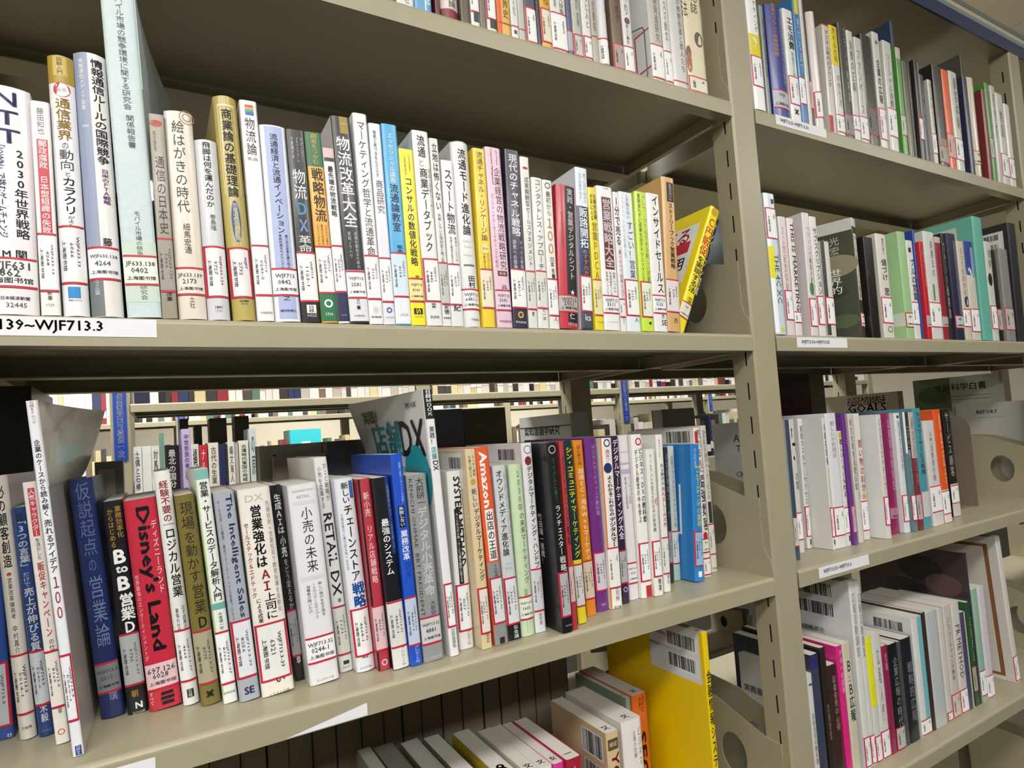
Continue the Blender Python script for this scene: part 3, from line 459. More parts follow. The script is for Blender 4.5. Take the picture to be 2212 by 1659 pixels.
('L',-.6798,.0428,.0289,.1958,.128,-.07,0,.002,'e3dfd8',0,0,0,0,[['h','DX',.48,.047,.56,.22,'b8b6b2',0],['t','営業強化は',.48,.083,.39,.36,'16161a',2],['t','ＡＩ',.55,.395,.508,.36,'a8303a',2],['t','上司に',.6,.512,.643,.38,'16161a',1],['t','先端技術×営業知見で教育指導を自動化',.86,.069,.616,.13,'77756f',0],['t','セールステック＆エドテック',.14,.16,.526,.16,'b03a44',1],['t','による成果',.24,.53,.65,.16,'17171a',1],['L',.665,.922,'S','WJF713.3-39','6321','lr','dedfdd'],['t','い',.6,.908,.953,.34,'16161a',1],['h','トラスト出版',.54,.996,.62,0,'444444',0]],[],'wide off-white book with black title and two red capitals on the lower shelf',0),
('L',-.6457,.0653,.0089,.1962,.128,-.0734,0,0,'141416',0,0,0,0,[['t','生成ＡＩは',.5,.046,.253,.74,'f0f0f2',1],['t','小売',.55,.26,.374,.6,'e8e8ea',1],['t','をどう変えるか',.58,.379,.64,.5,'b8b8bc',0],['L',.65,.87,'S','WJF713.37','5164','','98989c'],['t','幸',.6,.877,.919,.5,'e0e0e0',1]],[],'black book with white title 生成ＡＩは小売をどう変えるか on the lower shelf',0),
('L',-.6365,.0403,.028,.1952,.128,-.0631,0,.002,'dedde3',0,0,0,0,[['h','RESURRECTING',.5,.032,.7,0,'9a98a0',0],['h','RETAIL',.5,.062,.44,0,'9a98a0',0],['r',.1,.9,.083,.102,'d0ced8'],['t','小売の未来',.54,.116,.448,.4,'22222a',0],['r',.1,.9,.462,.481,'d0ced8'],['t','新しい時代を生き残る',.72,.499,.672,.14,'55535c',0],['t','10のリテールタイプと',.5,.499,.677,.14,'55535c',0],['t','消費者の問いかけ',.3,.506,.646,.14,'55535c',0],['L',.774,.886,'H','WJF713.32','0244-1','','e9e9ec'],['h','プレジデント社',.52,.981,.58,0,'444444',0]],[],'wide white book with widely spaced title 小売の未来 on the lower shelf',0),
('L',-.6032,.0569,.0133,.2202,.148,-.0709,0,.002,'dcdbda',0,0,0,0,[['t','D2C戦略が',.74,.027,.207,.32,'3a3a3c',0],['t','小売を変革する',.3,.04,.24,.32,'3a3a3c',0],['s','RETAIL DX',.52,.262,.648,.66,'1e1e20',1],['t','著',.6,.661,.682,.3,'17171a',0],['L',.704,.916,'S','WJF713.32','1171','','d0cfc8'],['r',.3,.75,.95,.967,'333333'],['h','Impress',.5,.98,.6,0,'555555',0]],[],'white book with large black sideways Latin letters RETAIL on the lower shelf',0),
('L',-.5896,.0431,.0189,.1967,.128,-.0651,0,.003,'dde1e8',0,0,0,0,[['r',.74,.95,.015,.107,'3a6aa8'],['t','新しい',.5,.02,.131,.42,'1a1c24',1],['t','チェーンストア',.55,.136,.536,.52,'1a1c24',1],['t','大閉店時代に勝ち残る唯一の方法',.18,.179,.473,.13,'4a6a9a',0],['t','戦略',.6,.541,.675,.7,'1f5cb0',2],['L',.685,.913,'S','WJF713.32','4668-1','l','e9e9ec'],['t','治',.5,.906,.934,.4,'17171a',1],['h','ビジネス社',.5,.98,.6,0,'333333',0]],[],'white book with blue last characters 戦略 in its title on the lower shelf',0),
('L',-.5704,.0341,.0127,.1952,.128,-.0538,0,0,'b23a48',0,0,0,0,[['r',0,.14,-.013,1.053,'1c1416'],['t','新小売 リアル店舗戦略',.52,.07,.551,.5,'f0dcde',0],['L',.672,.891,'S','WJF713.32','4503','','dcb8c0'],['o',.55,.961,.24,.08,'e8d0d2']],[],'deep red book with spaced white title 新小売 on the lower shelf',0),
('L',-.557,.0263,.017,.1951,.128,-.0559,0,.002,'16181f',0,0,0,0,[['r',.72,1,-.012,.407,'1f356e'],['t','店舗経営のムリ・ムダを無くす',.86,.041,.383,.15,'8a9ac0',0],['t','最強のシステム',.46,.217,.514,.5,'f2f2f4',1],['r',0,1,.649,1.06,'dcdcdc'],['L',.659,.882,'S','WJF713.32','4867-1','','d4d4d2'],['t','プレジデント社',.66,.891,.988,.26,'17171a',0]],[],'black book with a dark blue right edge and white lower band',0),
('L',-.5396,.0237,.0128,.218,.148,-.0422,0,0,'1f50c0',0,0,0,0,[['t','図解で素早くポイントを把握！',.7,.04,.243,.22,'a8c0f0',0],['r',.2,.75,.248,.349,'16203c'],['t','失敗しない',.48,.252,.344,.4,'e8eef8',1],['t','業務改革',.52,.362,.507,.62,'e8eef8',1],['t','ＤＸ',.55,.511,.59,.64,'163c98',1],['L',.686,.899,'S','WJF713.32','4867-1','','b8c4dc'],['t','プレジデント社',.6,.908,.986,.4,'c8d4f0',0]],[],'bright royal blue book on the lower shelf',0),
('L',-.5251,.0242,.0224,.1948,.128,-.039,0,0,'8f9194',0,0,0,0,[['t','大前研一',.62,.021,.176,.42,'222224',0],['t','デジタル小売革命',.62,.181,.659,.52,'eeeeee',1],['s','KENICHI OHMAE  BBT PRESIDENT',.18,.021,.758,.17,'3c3c40',0],['t','大前研',.7,.684,.763,.26,'333333',0],['L',.773,.901,'H','WJF713.32','4881','','c4c4c6'],['h','プレジデント社',.55,.98,.6,0,'d8d8d8',0]],[],'mid grey book with black and white title デジタル小売革命 on the lower shelf',0),
('L',-.4958,.0228,.0099,.285,.2,-.0428,0,0,'dfe0e4','e2e4e4',0,0,0,[['r',0,1,-.022,.114,'141416'],['t','日経ＭＯＯＫ',.5,.002,.104,.7,'eeeeee',1],['t','実践！',.5,.142,.212,.6,'2a2a2e',1],['t','店舗',.5,.219,.268,.6,'3a9aa0',1],['s','DX',.55,.272,.31,.6,'1c1c20',1],['L',.738,.888,'S','WJF713.32','8523','l','e9e9ec'],['s','日本経済新聞出版',.55,.901,.97,.4,'444444',0]],[['H','実践！',.26,.075,.2,'1e2024'],['H','店舗',.44,.175,.44,'1f8a92',1.55],['H','DX',.81,.18,.34,'16161a',2],['H','MOOK',.84,.05,.14,'444444'],['e',.82,.34,.19,.19,'1f9aa8'],['H','OMO, B2C',.82,.32,.24,'d8eef0']],'tall white magazine with a teal title on its cover, rising above the row',[.026,0,.2]),
('L',-.4794,.0336,.0172,.1937,.128,-.0139,0,.002,'dededc',0,0,0,0,[['s','SYSTEM METHOD',.64,.031,.545,.5,'1c1c1e',2],['r',.3,.62,.215,.638,'161618'],['t','AIとDXが小売・サービス業を劇的に変える',.46,.236,.628,.2,'e0e0e0',1],['L',.649,.892,'S','WJF713.36','4557','l','e9e9ec'],['t','プレジデント社',.65,.902,.98,.26,'17171a',0]],[],'white book with bold black sideways Latin title SYSTEM on the lower shelf',0),
('L',-.4601,.0188,.0126,.2168,.148,-.0235,0,0,'d5c19b','d5c3a0',0,0,0,[['t','クッキー規制',.68,.033,.139,.28,'5a4c34',0],['t','を乗り越える',.34,.033,.143,.28,'5a4c34',0],['e',.5,.167,.24,.28,'b8934a'],['t','新しい',.5,.2,.298,.5,'46548a',1],['t','デジタルマーケティング',.58,.302,.665,.54,'2c2a2c',1],['L',.706,.918,'S','WJF713.36','0223','l','dcd6cc'],['t','翔泳社',.6,.927,.973,.3,'333355',0]],[['r',.55,.93,.02,.2,'dcdcde'],['bar',.7,.92,.04,.1,0]],'beige book with navy and black title, taller than its neighbours',0),
('L',-.4438,.0186,.0159,.218,.148,-.0395,0,0,'da5a30',0,0,0,0,[['s','Amazon',.5,.022,.309,.6,'f4ece8',2],['r',.2,.85,.319,.577,'e6e2de'],['t','出店の王道',.54,.328,.572,.56,'1e1c1c',1],['r',0,1,.586,1.061,'8a8a8c'],['t','その知識',.6,.595,.661,.3,'222222',0],['L',.67,.886,'S','WJF713.36','1223','l','d4d4d6'],['r',.35,.75,.963,.995,'222226']],[],'orange and grey book with white sideways Latin title on the lower shelf',0),
('L',-.4258,.0208,.0168,.1955,.128,-.0292,0,0,'c4c8cc',0,0,0,0,[['t','オウンドメディア進化論',.42,.025,.52,.5,'24262a',1],['t','価値を生み出す',.82,.036,.462,.2,'9aa4b0',0],['h','Owned',.5,.562,.5,0,'8ab0b8',0],['h','Media',.5,.589,.5,0,'8ab0b8',0],['L',.652,.9,'S','WJF713.36','3600','l','d2d4d8'],['r',0,1,.902,1.068,'161618'],['t','伝会議',.6,.915,.989,.36,'dddddd',0]],[],'silver grey book with black foot and katakana title オウンドメディア on the lower shelf',0),
('L',-.4063,.0236,.0176,.195,.128,-.0118,0,.003,'c3d5b4',0,0,0,0,[['t','2030年',.6,.034,.279,.42,'5a7a56',0],['t','の未来マーケティング',.66,.285,.7,.44,'3c5638',0],['t','石田',.5,.727,.775,.3,'445540',0],['L',.78,.898,'H','WJF713.36','1602','','dce0d4'],['t','Forest',.4,.914,.983,.2,'667766',0]],[],'pale green book with thin dark title beginning 2030 on the lower shelf',0),
('L',-.387,.0253,.0146,.2183,.148,-.0105,0,.002,'d9d9de','dadae0',0,0,0,[['o',.52,.036,.34,.06,'555560'],['e',.5,.096,.3,.36,'7a2430'],['t','デジタルマーケティング・ハンドブ',.55,.125,.666,.5,'26262e',1],['L',.675,.884,'S','WJF713.36','4040','','ccccd0'],['t','研究会',.5,.899,.962,.3,'444444',0]],[['bar',.62,.9,.03,.09,0]],'white book with a maroon diamond above its title ハンドブック on the lower shelf',0),
('L',-.365,.003,.0142,.217,.148,-.0194,0,0,'19191b',0,0,0,0,[['o',.5,.038,.34,.07,'c0c0c0'],['t','ライバルに勝つ',.5,.083,.316,.3,'3e6a48',0],['t','ランチェスター',.55,.333,.596,.56,'e4e4e6',0],['t','戦略',.6,.601,.684,.6,'e4e4e6',0],['L',.693,.911,'S','WJF713.36','1232','l','a8aaac'],['h','マイナビ',.6,.964,.6,0,'f0f0f0',1]],[['o',.55,.07,.1,.02,'dddddd'],['T','水上浩一著',.66,.14,.28,.07,'e0e0e0'],['T','目標達成には１位になる',.62,.4,.76,.09,'eeeeee'],['T','竹田陽一推薦！',.82,.38,.66,.06,'e0e0e0'],['T','たった一つのこと',.4,.42,.72,.08,'e0e0e0'],['H','マイナビ',.6,.93,.2,'f2f2f2']],'black book pulled forward showing its printed black cover on the lower shelf',0),
('L',-.3486,.0056,.0066,.217,.148,-.0051,0,0,'a83c40',0,0,0,0,[['t','ポジショニング戦略',.5,.076,.559,.6,'70252a',1],['L',.669,.853,'S','WJF','','','c8a8aa']],[],'thin red book beside the black one on the lower shelf',0),
('L',-.3322,.0177,.0123,.2173,.148,-.0129,0,0,'173038',0,0,0,0,[['t','シン・コミュニティ',.52,.035,.351,.76,'d8cc20',2],['t','マーケティング',.55,.356,.645,.7,'d8cc20',1],['r',0,1,.655,1.057,'d8c828'],['L',.685,.901,'S','WJF713.36','1323','','ccccca']],[],'dark teal book with yellow comic title and yellow foot on the lower shelf',0),
('L',-.3064,.0351,.0146,.2161,.148,-.0102,0,0,'d88422',0,0,0,0,[['t','はじめての',.5,.027,.145,.4,'5a3410',1],['t','越境EC・海外Webマーケティ',.55,.161,.69,.6,'f0e0c8',0],['L',.696,.9,'S','WJF713.36','5160','','d0bca8']],[],'orange book with white title 越境EC on the lower shelf',0),
('L',-.2864,.0396,.0192,.2186,.148,-.0018,0,.003,'6c2e7c',0,0,0,0,[['t','デジタルマーケティング教科書',.62,.046,.456,.34,'b89ac4',0],['L',.672,.878,'S','WJF713.36','5163','l','c8c4d0'],['h','翔泳',.5,.962,.36,0,'c8b0d0',0]],[],'purple book with thin pale title on the lower shelf',0),
('L',-.2669,.0374,.0185,.2159,.148,.013,0,0,'e6e3e0',0,0,0,0,[['r',0,.1,-.019,1.042,'d8702a'],['o',.55,.03,.28,.09,'2a3e78'],['t','基礎が身につく',.55,.069,.146,.4,'c05a5a',0],['e',.5,.179,.36,.36,'20305e'],['t','よくわかるこれからの',.58,.223,.464,.46,'16161a',2],['t','デジタルマーケティング',.6,.469,.789,.56,'16161a',2],['L',.654,.875,'S','WJF','','','e4e2e0'],['t','電通研究所',.6,.799,.961,.34,'333333',0],['h','同文舘',.55,.993,.6,0,'333333',0]],[],'white book with an orange left edge and a dark blue triangle logo',0),
('L',-.2409,.0458,.0113,.2175,.148,.0078,0,0,'35203e',0,0,0,0,[['t','デジタルマーケティング大全',.5,.021,.622,.76,'eae2ee',1],['L',.693,.874,'S','WJF','5112','','aaa6ac'],['o',.5,.918,.3,.1,'c8a8c8']],[],'dark plum book with white title 大全 on the lower shelf',0),
('L',-.2231,.0523,.016,.2172,.148,.0083,0,0,'dcd8dc',0,0,0,0,[['r',.05,.95,.1,.106,'c8b4c4'],['r',.05,.95,.169,.18,'b8a0c4'],['r',.05,.95,.209,.237,'b8a4c8'],['t','インサイド営業',.75,.254,.424,.24,'999099',0],['t','新時代企画創造',.4,.254,.453,.26,'88808a',0],['L',.785,.897,'H','WJF713.36','4102','','e0dcde']],[],'lilac white book with faint grey print on the lower shelf',0),
('L',-.2068,.0471,.0187,.2172,.148,.0152,0,.002,'e8e7e6',0,0,0,0,[['o',.6,.046,.28,.1,'b02a34'],['t','ビジネス・ＤＸの教科書',.74,.084,.546,.38,'1e2026',1],['t','デジタル経営の今を学ぶ',.3,.095,.546,.28,'2c2c30',1],['L',.676,.895,'S','WJF713.36','5166','l','e9e9ec'],['r',.4,1,.928,1.024,'b42832']],[],'white book with a red foot corner and a red e near its head',0),
('L',-.1878,.043,.0158,.1958,.128,.023,0,0,'e2e1dc',0,0,0,0,[['t','TikTokが変えた打ち手の新常識',.42,.035,.569,.36,'333330',0],['e',.85,.364,.2,.3,'c84a80'],['L',.639,.865,'S','WJF713.36','5210','l','e9e9ec'],['t','秋英',.6,.883,.971,.36,'17171a',1]],[],'short slim white book in front of taller white spines on the lower shelf',0),
('L',-.1652,.0487,.0124,.2144,.148,.0341,0,0,'e4e2df',0,0,0,0,[['t','売れるしくみの',.4,.032,.151,.3,'b86a6a',0],['t','DX時代の',.6,.187,.33,.5,'222222',1],['t','売れるしくみの作',.6,.336,.595,.5,'a83a40',1],['L',.665,.881,'S','WJF','','','d8d6d2'],['t','英治',.6,.892,.95,.34,'17171a',0]],[],'white book with black and red title DX時代 on the lower shelf',0),
('L',-.1251,.0782,.0068,.1945,.128,.0458,0,0,'27303a',0,0,0,0,[['t','の実践戦略マーケ',.5,.046,.527,.7,'8a9098',0],['L',.629,.849,'S','W','','','8a8c92']],[],'thin dark slate book set back in the gap on the lower shelf',0),
('L',-.1118,.0834,.0125,.1952,.128,.0389,0,0,'c3c8c6',0,0,0,0,[['t','日経マデジタルマーケティング史',.55,.074,.611,.44,'4a4c50',0],['L',.645,.871,'S','WJF','4512','','cfd2d4'],['r',0,1,.891,1.027,'a8c0bc']],[],'slim grey white book with pale teal foot on the lower shelf',0),
('L',-.099,.0551,.0177,.196,.128,.0653,0,.002,'2b7cc4',0,0,0,0,[['t','コールビジネス',.4,.033,.169,.34,'dce8f4',0],['t','Webマーケティング',.6,.156,.457,.5,'d8d428',1],['t','の基礎',.62,.467,.608,.5,'c8d040',0],['L',.648,.882,'S','WJF713.36','5224','l','8ab0d8'],['r',.3,.7,.928,.968,'dce8f4']],[['e',.35,.2,.34,.16,'dfe4e4'],['H','でも',.5,.1,.24,'3a8ab8'],['H','が法',.5,.2,.3,'2a2a2a'],['H','方法',.45,.28,.28,'2a2a2a'],['H','が本',.4,.6,.3,'c8b830'],['r',.8,.83,.3,.66,'dce8f4'],['r',.3,.83,.655,.67,'dce8f4']],'bright blue book with a white oval on its cover on the lower shelf',0),
('L',-.067,.0679,.0144,.2193,.148,.01,0,0,'e0ddd8',0,0,0,0,[['r',.1,.5,.024,.106,'b0303a'],['t','売れる',.6,.012,.206,.6,'3a3a3a',0],['t','ＥＣ',.66,.219,.306,.66,'9a2a34',1],['t','最強集客',.66,.319,.698,.66,'26262a',1],['e',.5,.729,.3,.4,'a82a34'],['L',.754,.834,'H','WJF','','','dcd8d2'],['L',.883,.981,'S','W','','','e0dcd8']],[['bar',.62,.95,.02,.1,0]],'white book with red and black title of capital letters EC',0),
('L',-.0369,.0815,.012,.2216,.148,.0068,0,0,'d5d2cb',0,0,0,0,[['s','Amazon',.5,.033,.177,.5,'444444',0],['t','国内メーカー仕入れ',.5,.187,.511,.5,'444444',0],['r',.2,.8,.524,.669,'333336'],['L',.682,.876,'S','W','','','d8d4cf'],['h','同文舘',.5,.976,.8,0,'333333',0]],[],'slim white book, last at the right end of the row',0),
('U',-.5462,.006,.0161,.2,.148,0,0,0,'e0dfdc',0,0,0,0,[],[],'white book, first of the upper row coming into frame',0),
('U',-.5295,.006,.0119,.2,.148,0,0,0,'7a5a40',0,0,0,0,[],[],'brown book at the frame top before the blue one',0),
('U',-.5171,.006,.0201,.2,.148,0,0,0,'dcdcdc',0,0,0,0,[['t','通信社',.6,.859,.985,.3,'555555',0]],[],'white book left of the light blue one on the upper shelf',0),
('U',-.4965,.006,.0207,.2,.148,0,0,0,'5a9ccc',0,0,0,0,[['r',.6,.68,.773,.991,'e0eaf0'],['t','の日本',.8,.8,.964,.3,'e8f0f4',0]],[],'light blue book with white lettering on the upper shelf',0),
('U',-.4719,.006,.0067,.2,.148,0,0,0,'5a1822',0,0,0,0,[],[],'very thin dark wine red book on the upper shelf',0),
('U',-.4646,.006,.024,.2,.148,0,0,.006,'c9c0c2',0,0,0,0,[['r',0,1,.937,1.005,'7a2430'],['t','図書文化論',.6,.719,.926,.4,'5a4a50',0]],[],'wide grey book with a maroon foot on the upper shelf',0),
('U',-.44,.006,.0117,.2,.148,0,0,0,'5a4a36',0,0,0,0,[],[],'plain dark brown book beside the wide grey one',0),
('U',-.4268,.006,.0111,.2,.148,0,0,0,'dcdad8',0,0,0,0,[['L',.725,.903,'S','W','','','e9e9ec'],['r',.3,.9,.908,.969,'2a3558']],[],'white book with a navy lower label on the upper shelf',0),
('U',-.4151,.006,.0082,.2,.148,0,0,0,'6f675c',0,0,0,0,[],[],'narrow grey-brown book between two white spines',0),
('U',-.406,.006,.0129,.2,.148,0,0,0,'d6d6d4',0,0,0,0,[['L',.719,.916,'S','WJF','','l','e9e9ec'],['r',.3,1,.922,.978,'2e332e']],[],'white book with a black foot, left of the orange-gold one',0),
('U',-.3912,.006,.0177,.2,.148,0,0,0,'d8a84a',0,0,0,0,[['r',0,.3,.549,.991,'d85a2a'],['t','茶の世界史',.62,.606,.892,.44,'4a3414',0],['r',0,1,.92,.929,'b02a34']],[],'gold book with an orange left edge on the upper shelf',0),
('U',-.3729,.006,.0103,.2,.148,0,0,0,'d8d7d6',0,0,0,0,[['t','日本文化',.5,.582,.86,.4,'666666',0],['r',0,1,.917,.926,'b02a34'],['r',.3,.7,.946,.969,'444444']],[],'slim white book right of the gold one on the upper shelf',0),
('U',-.3623,.006,.0091,.2,.148,0,0,0,'b5b4b0',0,0,0,0,[['r',0,1,.924,.932,'b02a34']],[],'slim grey book, second right of the gold one on the upper shelf',0),
('U',-.3522,.006,.0159,.2,.148,0,0,0,'b8b6b6',0,0,0,0,[['r',0,1,.456,.78,'4a4c58'],['L',.78,.99,'S','WJF','','l','e9e9ec']],[],'grey book with dark head and a full red label on the upper shelf',0),
('U',-.3359,.006,.0057,.2,.148,0,0,0,'1e2648',0,0,0,0,[],[],'thin navy book beside the orange one on the upper shelf',0),
('U',-.3295,.006,.015,.2,.148,0,0,0,'d8a032',0,0,0,0,[['t','大和',.6,.509,.735,.5,'4a3010',0],['L',.753,.955,'S','WJF673','','l','e0d4c0']],[],'orange-yellow book with a cream label on the upper shelf',0),
('U',-.3138,.006,.0239,.2,.148,0,0,0,'d7d6d4',0,0,0,0,[['t','中国茶文化論集',.7,.476,.748,.3,'6a7a68',0],['t','日本の茶',.3,.506,.718,.2,'555555',0],['L',.754,.976,'S','WJF673','','','e9e9ec']],[],'wide white book with green-grey lettering on the upper shelf',0),
('U',-.2895,.006,.0075,.2,.148,0,0,0,'4c4f7c',0,0,0,0,[['r',0,1,.841,.968,'a8a4b4'],['r',0,1,.834,.844,'b02a34']],[],'thin slate violet book on the upper shelf',0),
('U',-.2809,.006,.0142,.2,.148,0,0,0,'b3b1aa',0,0,0,0,[['t','茶の湯',.6,.493,.8,.3,'55524a',0],['L',.855,.983,'S','W','','l','c4c2bc']],[],'grey-beige book right of the slate violet one on the upper shelf',0),
('U',-.2653,.006,.0141,.2,.148,0,0,0,'d9d8d8',0,0,0,0,[['t','天ぷらと人と',.6,.437,.785,.4,'3a2a2a',0],['L',.846,.976,'S','WJF','','l','e9e9ec']],[],'white book with black title right of the grey-beige one on the upper shelf',0),
('U',-.2508,.006,.0102,.2,.148,0,0,0,'a9a59a',0,0,0,0,[['t','人文書院',.5,.511,.792,.4,'66604e',0],['r',0,1,.817,.827,'b02a34']],[],'narrow khaki grey book',0),
('U',-.2395,.006,.0219,.2,.148,0,0,.009,'cfd2d6',0,0,0,0,[['t','花の本',.75,.358,.643,.4,'6a9ac0',0],['L',.819,.989,'S','WJF','','l','e9e9ec']],[],'bulging white book with pale blue letters on the upper shelf',0),
('U',-.2164,.006,.0194,.2,.148,0,0,0,'6a5044',0,0,0,0,[['t','喫茶の歴史',.6,.355,.676,.3,'3a2a22',0],['L',.829,.994,'S','WJF','','l','a89c96']],[],'brown book with a grey label',0),
('U',-.1966,.006,.0166,.2,.148,0,0,0,'d4d3d2',0,0,0,0,[['t','つくり',.5,.326,.605,.5,'33302e',0],['e',.5,.637,.28,.28,'6a3a34'],['t','新しい観光',.45,.663,.799,.3,'444444',0],['L',.824,1.004,'S','W','','','e9e9ec']],[],'white book with black title and a small brown ball',0),
('U',-.1484,.006,.0241,.2,.148,0,0,0,'bdbab4','dddddd',0,0,0,[['t','続開発進研究',.6,.31,.718,.3,'55534e',0],['L',.744,.97,'S','WJF','','','e9e9ec']],[['r',.8,1,.62,.9,'e6e4e6'],['r',.8,.815,.62,.9,'b8283a'],['r',.8,1,.62,.63,'b8283a'],['r',.8,1,.89,.9,'b8283a']],'grey book standing out, its white cover facing left on the upper shelf',0),
('U',-.1234,.006,.0145,.2,.148,0,0,0,'d3d2d3',0,0,0,0,[['t','とスス絵文',.5,.313,.685,.4,'55555a',0],['L',.765,.973,'S','WJF','','','e9e9ec']],[],'slim white book right of the outstanding grey one on the upper shelf',0),
('U',-.1085,.006,.0284,.2,.148,0,0,0,'cbc9c9',0,0,0,0,[['t','江戸時代の熊野街道と旅人たち',.7,.107,.88,.26,'44444a',0],['r',0,1,.948,.958,'b02a34']],[],'pale grey book with a long small title on the upper shelf',0),
('U',-.0787,.006,.038,.2,.148,0,0,0,'d9d0b2',0,0,0,0,[['t','化誌',.6,.226,.401,.4,'26221a',0],['t','方法',.1,.191,.45,.3,'26221a',0],['e',.7,.589,.22,.3,'5a5448'],['e',.12,.714,.12,.3,'6a3a5a'],['e',.12,.784,.12,.4,'9a5a3a'],['L',.888,1.043,'S','WJF','','l','ded8c8']],[],'wide cream book with brown and purple pictures, last on the row',0),
('RU',.057,.002,.0259,.2176,.148,-.0004,0,0,'eeeef0','f0f0f2',0,0,0,[['r',0,1,.445,.626,'d8c828'],['e',.35,.503,.3,.3,'e8e4c0'],['t','マーケティング',.7,.084,.428,.3,'444444',0],['L',.613,.823,'S','WJF713.5','','l','e9e9ec']],[],'white book with a yellow patch, first by the post on the right bay top shelf',0),
('RU',.0998,.012,.0098,.1848,.128,.0114,0,0,'8a908e',0,0,0,0,[['t','感動消費論',.6,.106,.652,.4,'444a48',0]],[],'grey-green book between the white and blue ones on the right bay top shelf',0),
('RU',.1113,.006,.0393,.1877,.128,.0039,0,.004,'2a3488',0,0,0,0,[['t','社員のブランド貢献価値観',.42,-.018,.452,.26,'c8923a',0],['t','小さなブランディング会社',.82,.073,.69,.24,'a8b0d8',0],['L',.759,.902,'H','WJF','','','b8b8c4']],[],'dark blue book with orange title on the right bay top shelf',0),
('RU',.1514,.006,.0261,.191,.128,.0045,0,0,'dfe2e2',0,0,0,0,[['t','エモ消費',.6,.059,.357,.6,'17171a',1],['t','世代を超えたヒットの新',.6,.373,.591,.3,'444444',0],['L',.603,.836,'S','WJF713.5','','l','e9e9ec'],['h','×',.5,.905,.4,0,'17171a',2]],[],'white book with black title エモ消費 on the right bay top shelf',0),
('RU',.1793,.006,.0158,.2214,.148,.0076,0,0,'3a78b4',0,0,0,0,[['r',.2,.8,-.119,.142,'d4cc30'],['t','売れるまで',.6,.171,.605,.5,'b8d0e4',0],['L',.641,.834,'S','WJF','','','e9e9ec']],[],'bright blue book with yellow top on the right bay top shelf',0),
('RU',.1967,.006,.0086,.2273,.182,.0104,0,0,'cfd0d0',0,0,0,0,[],[],'thin white book beside the bright blue one on the right bay top shelf',0),
('RU',.214,.012,.0076,.2361,.182,.0079,0,0,'3a2a2e',0,0,0,0,[['L',.644,.836,'S','WJF','','l','c0bcc0']],[],'dark brown-red book before the bulging white one',0),
('RU',.223,.006,.021,.2078,.148,.0026,0,.007,'d6cdce',0,0,0,0,[['t','マーケティング',.7,.061,.646,.24,'a07a80',0],['L',.685,.886,'S','WJF713.5','','l','e9e9ec']],[],'bulging pinkish white book on the right bay top shelf',0),
('RU',.2531,.006,.0193,.1936,.128,.0314,0,0,'ccc8c4',0,0,0,0,[['r',0,1,-.034,.01,'a83a3a'],['t','デジタル時代のブランド',.5,.046,.577,.5,'4a4448',0],['r',0,.5,.839,.99,'a8323a']],[],'grey book with a red head and red foot on the right bay top shelf',0),
('RU',.2758,.006,.0226,.1975,.128,.0153,0,0,'d6d2d4',0,0,0,0,[['r',0,1,-.035,.36,'dcc81e'],['t','売れる仕組',.5,.016,.334,.44,'3a3414',0],['t','の作り方',.6,.437,.734,.4,'5a5a60',0],['L',.819,.962,'S','WJF','','','e9e9ec']],[],'white book with a bright yellow upper half on the right bay top shelf',0),
('RU',.3006,.006,.0245,.2095,.148,.0195,0,0,'3c3a38',0,0,0,0,[['t','ブランド戦略論',.7,.025,.682,.26,'b8b4a8',0],['L',.803,.964,'S','WJF','','','8a8886']],[],'charcoal book with small pale lettering on the right bay top shelf',0),
('RU',.3261,.006,.0188,.2019,.148,.0189,0,0,'cfcec9',0,0,0,0,[['t','消費の正解',.5,.087,.56,.5,'4a4a48',0],['L',.781,.899,'S','WJF','','','e9e9ec']],[],'white book right of the charcoal one on the right bay top shelf',0),
('RU',.3472,.006,.0234,.1954,.128,.0227,0,0,'c8c6c2',0,0,0,0,[['t','ファンベース',.4,.111,.741,.4,'55534e',0],['L',.763,.962,'S','WJF','','','e9e9ec']],[],'white book with a slanting head on the right bay top shelf',0),
('RU',.3814,.012,.034,.2143,.148,.0171,0,0,'2a2826',0,0,0,0,[['L',.663,.877,'S','WJF','','','6a6664']],[],'wide black book between white ones on the right bay top shelf',0),
('RU',.4157,.01,.0225,.2264,.182,.0197,0,0,'cfcdc9',0,0,0,0,[['h','◆',.5,.086,.4,0,'4a4a80',0],['t','企業の広報',.5,.228,.608,.5,'33332f',1],['L',.655,.904,'S','WJF','','l','e9e9ec']],[],'white book with a slanted cover showing above its row',0),
('RU',.4385,.006,.0289,.2137,.148,.0354,0,0,'cbc9c6',0,0,0,0,[['t','ソーシャル消費',.5,.105,.608,.44,'4c4a46',0],['L',.621,.862,'S','WJF','','','e9e9ec']],[],'white book below the slate blue head on the right bay top shelf',0),
('RU',.4996,.02,.011,.2777,.21,.0296,0,0,'33456a',0,0,0,0,[['r',0,1,.206,.958,'232030']],[],'slate blue tall thin book on the right bay top shelf',0),
('RU',.4824,.006,.0165,.2117,.148,.0315,0,0,'5a9a48',0,0,0,0,[['r',0,1,-.039,.105,'b8b8a4'],['L',.64,.815,'S','W','','','c0c4b8']],[],'green book with a pale head on the right bay top shelf',0),
('RU',.5139,.012,.02,.1952,.128,.0286,0,0,'5c5a46',0,0,0,0,[],[],'dull olive book on the right bay top shelf',0),
('RU',.5349,.012,.0096,.1996,.128,.0252,0,0,'1a1816',0,0,0,0,[],[],'thin black book right of the olive one on the right bay top shelf',0),
('RU',.5447,.006,.016,.2028,.148,.0381,0,0,'232224',0,0,0,0,[['r',.7,.95,.022,.553,'b8b6b0'],['L',.591,.79,'S','W','','l','e9e9ec']],[],'black book with a white edge line on the right bay top shelf',0),
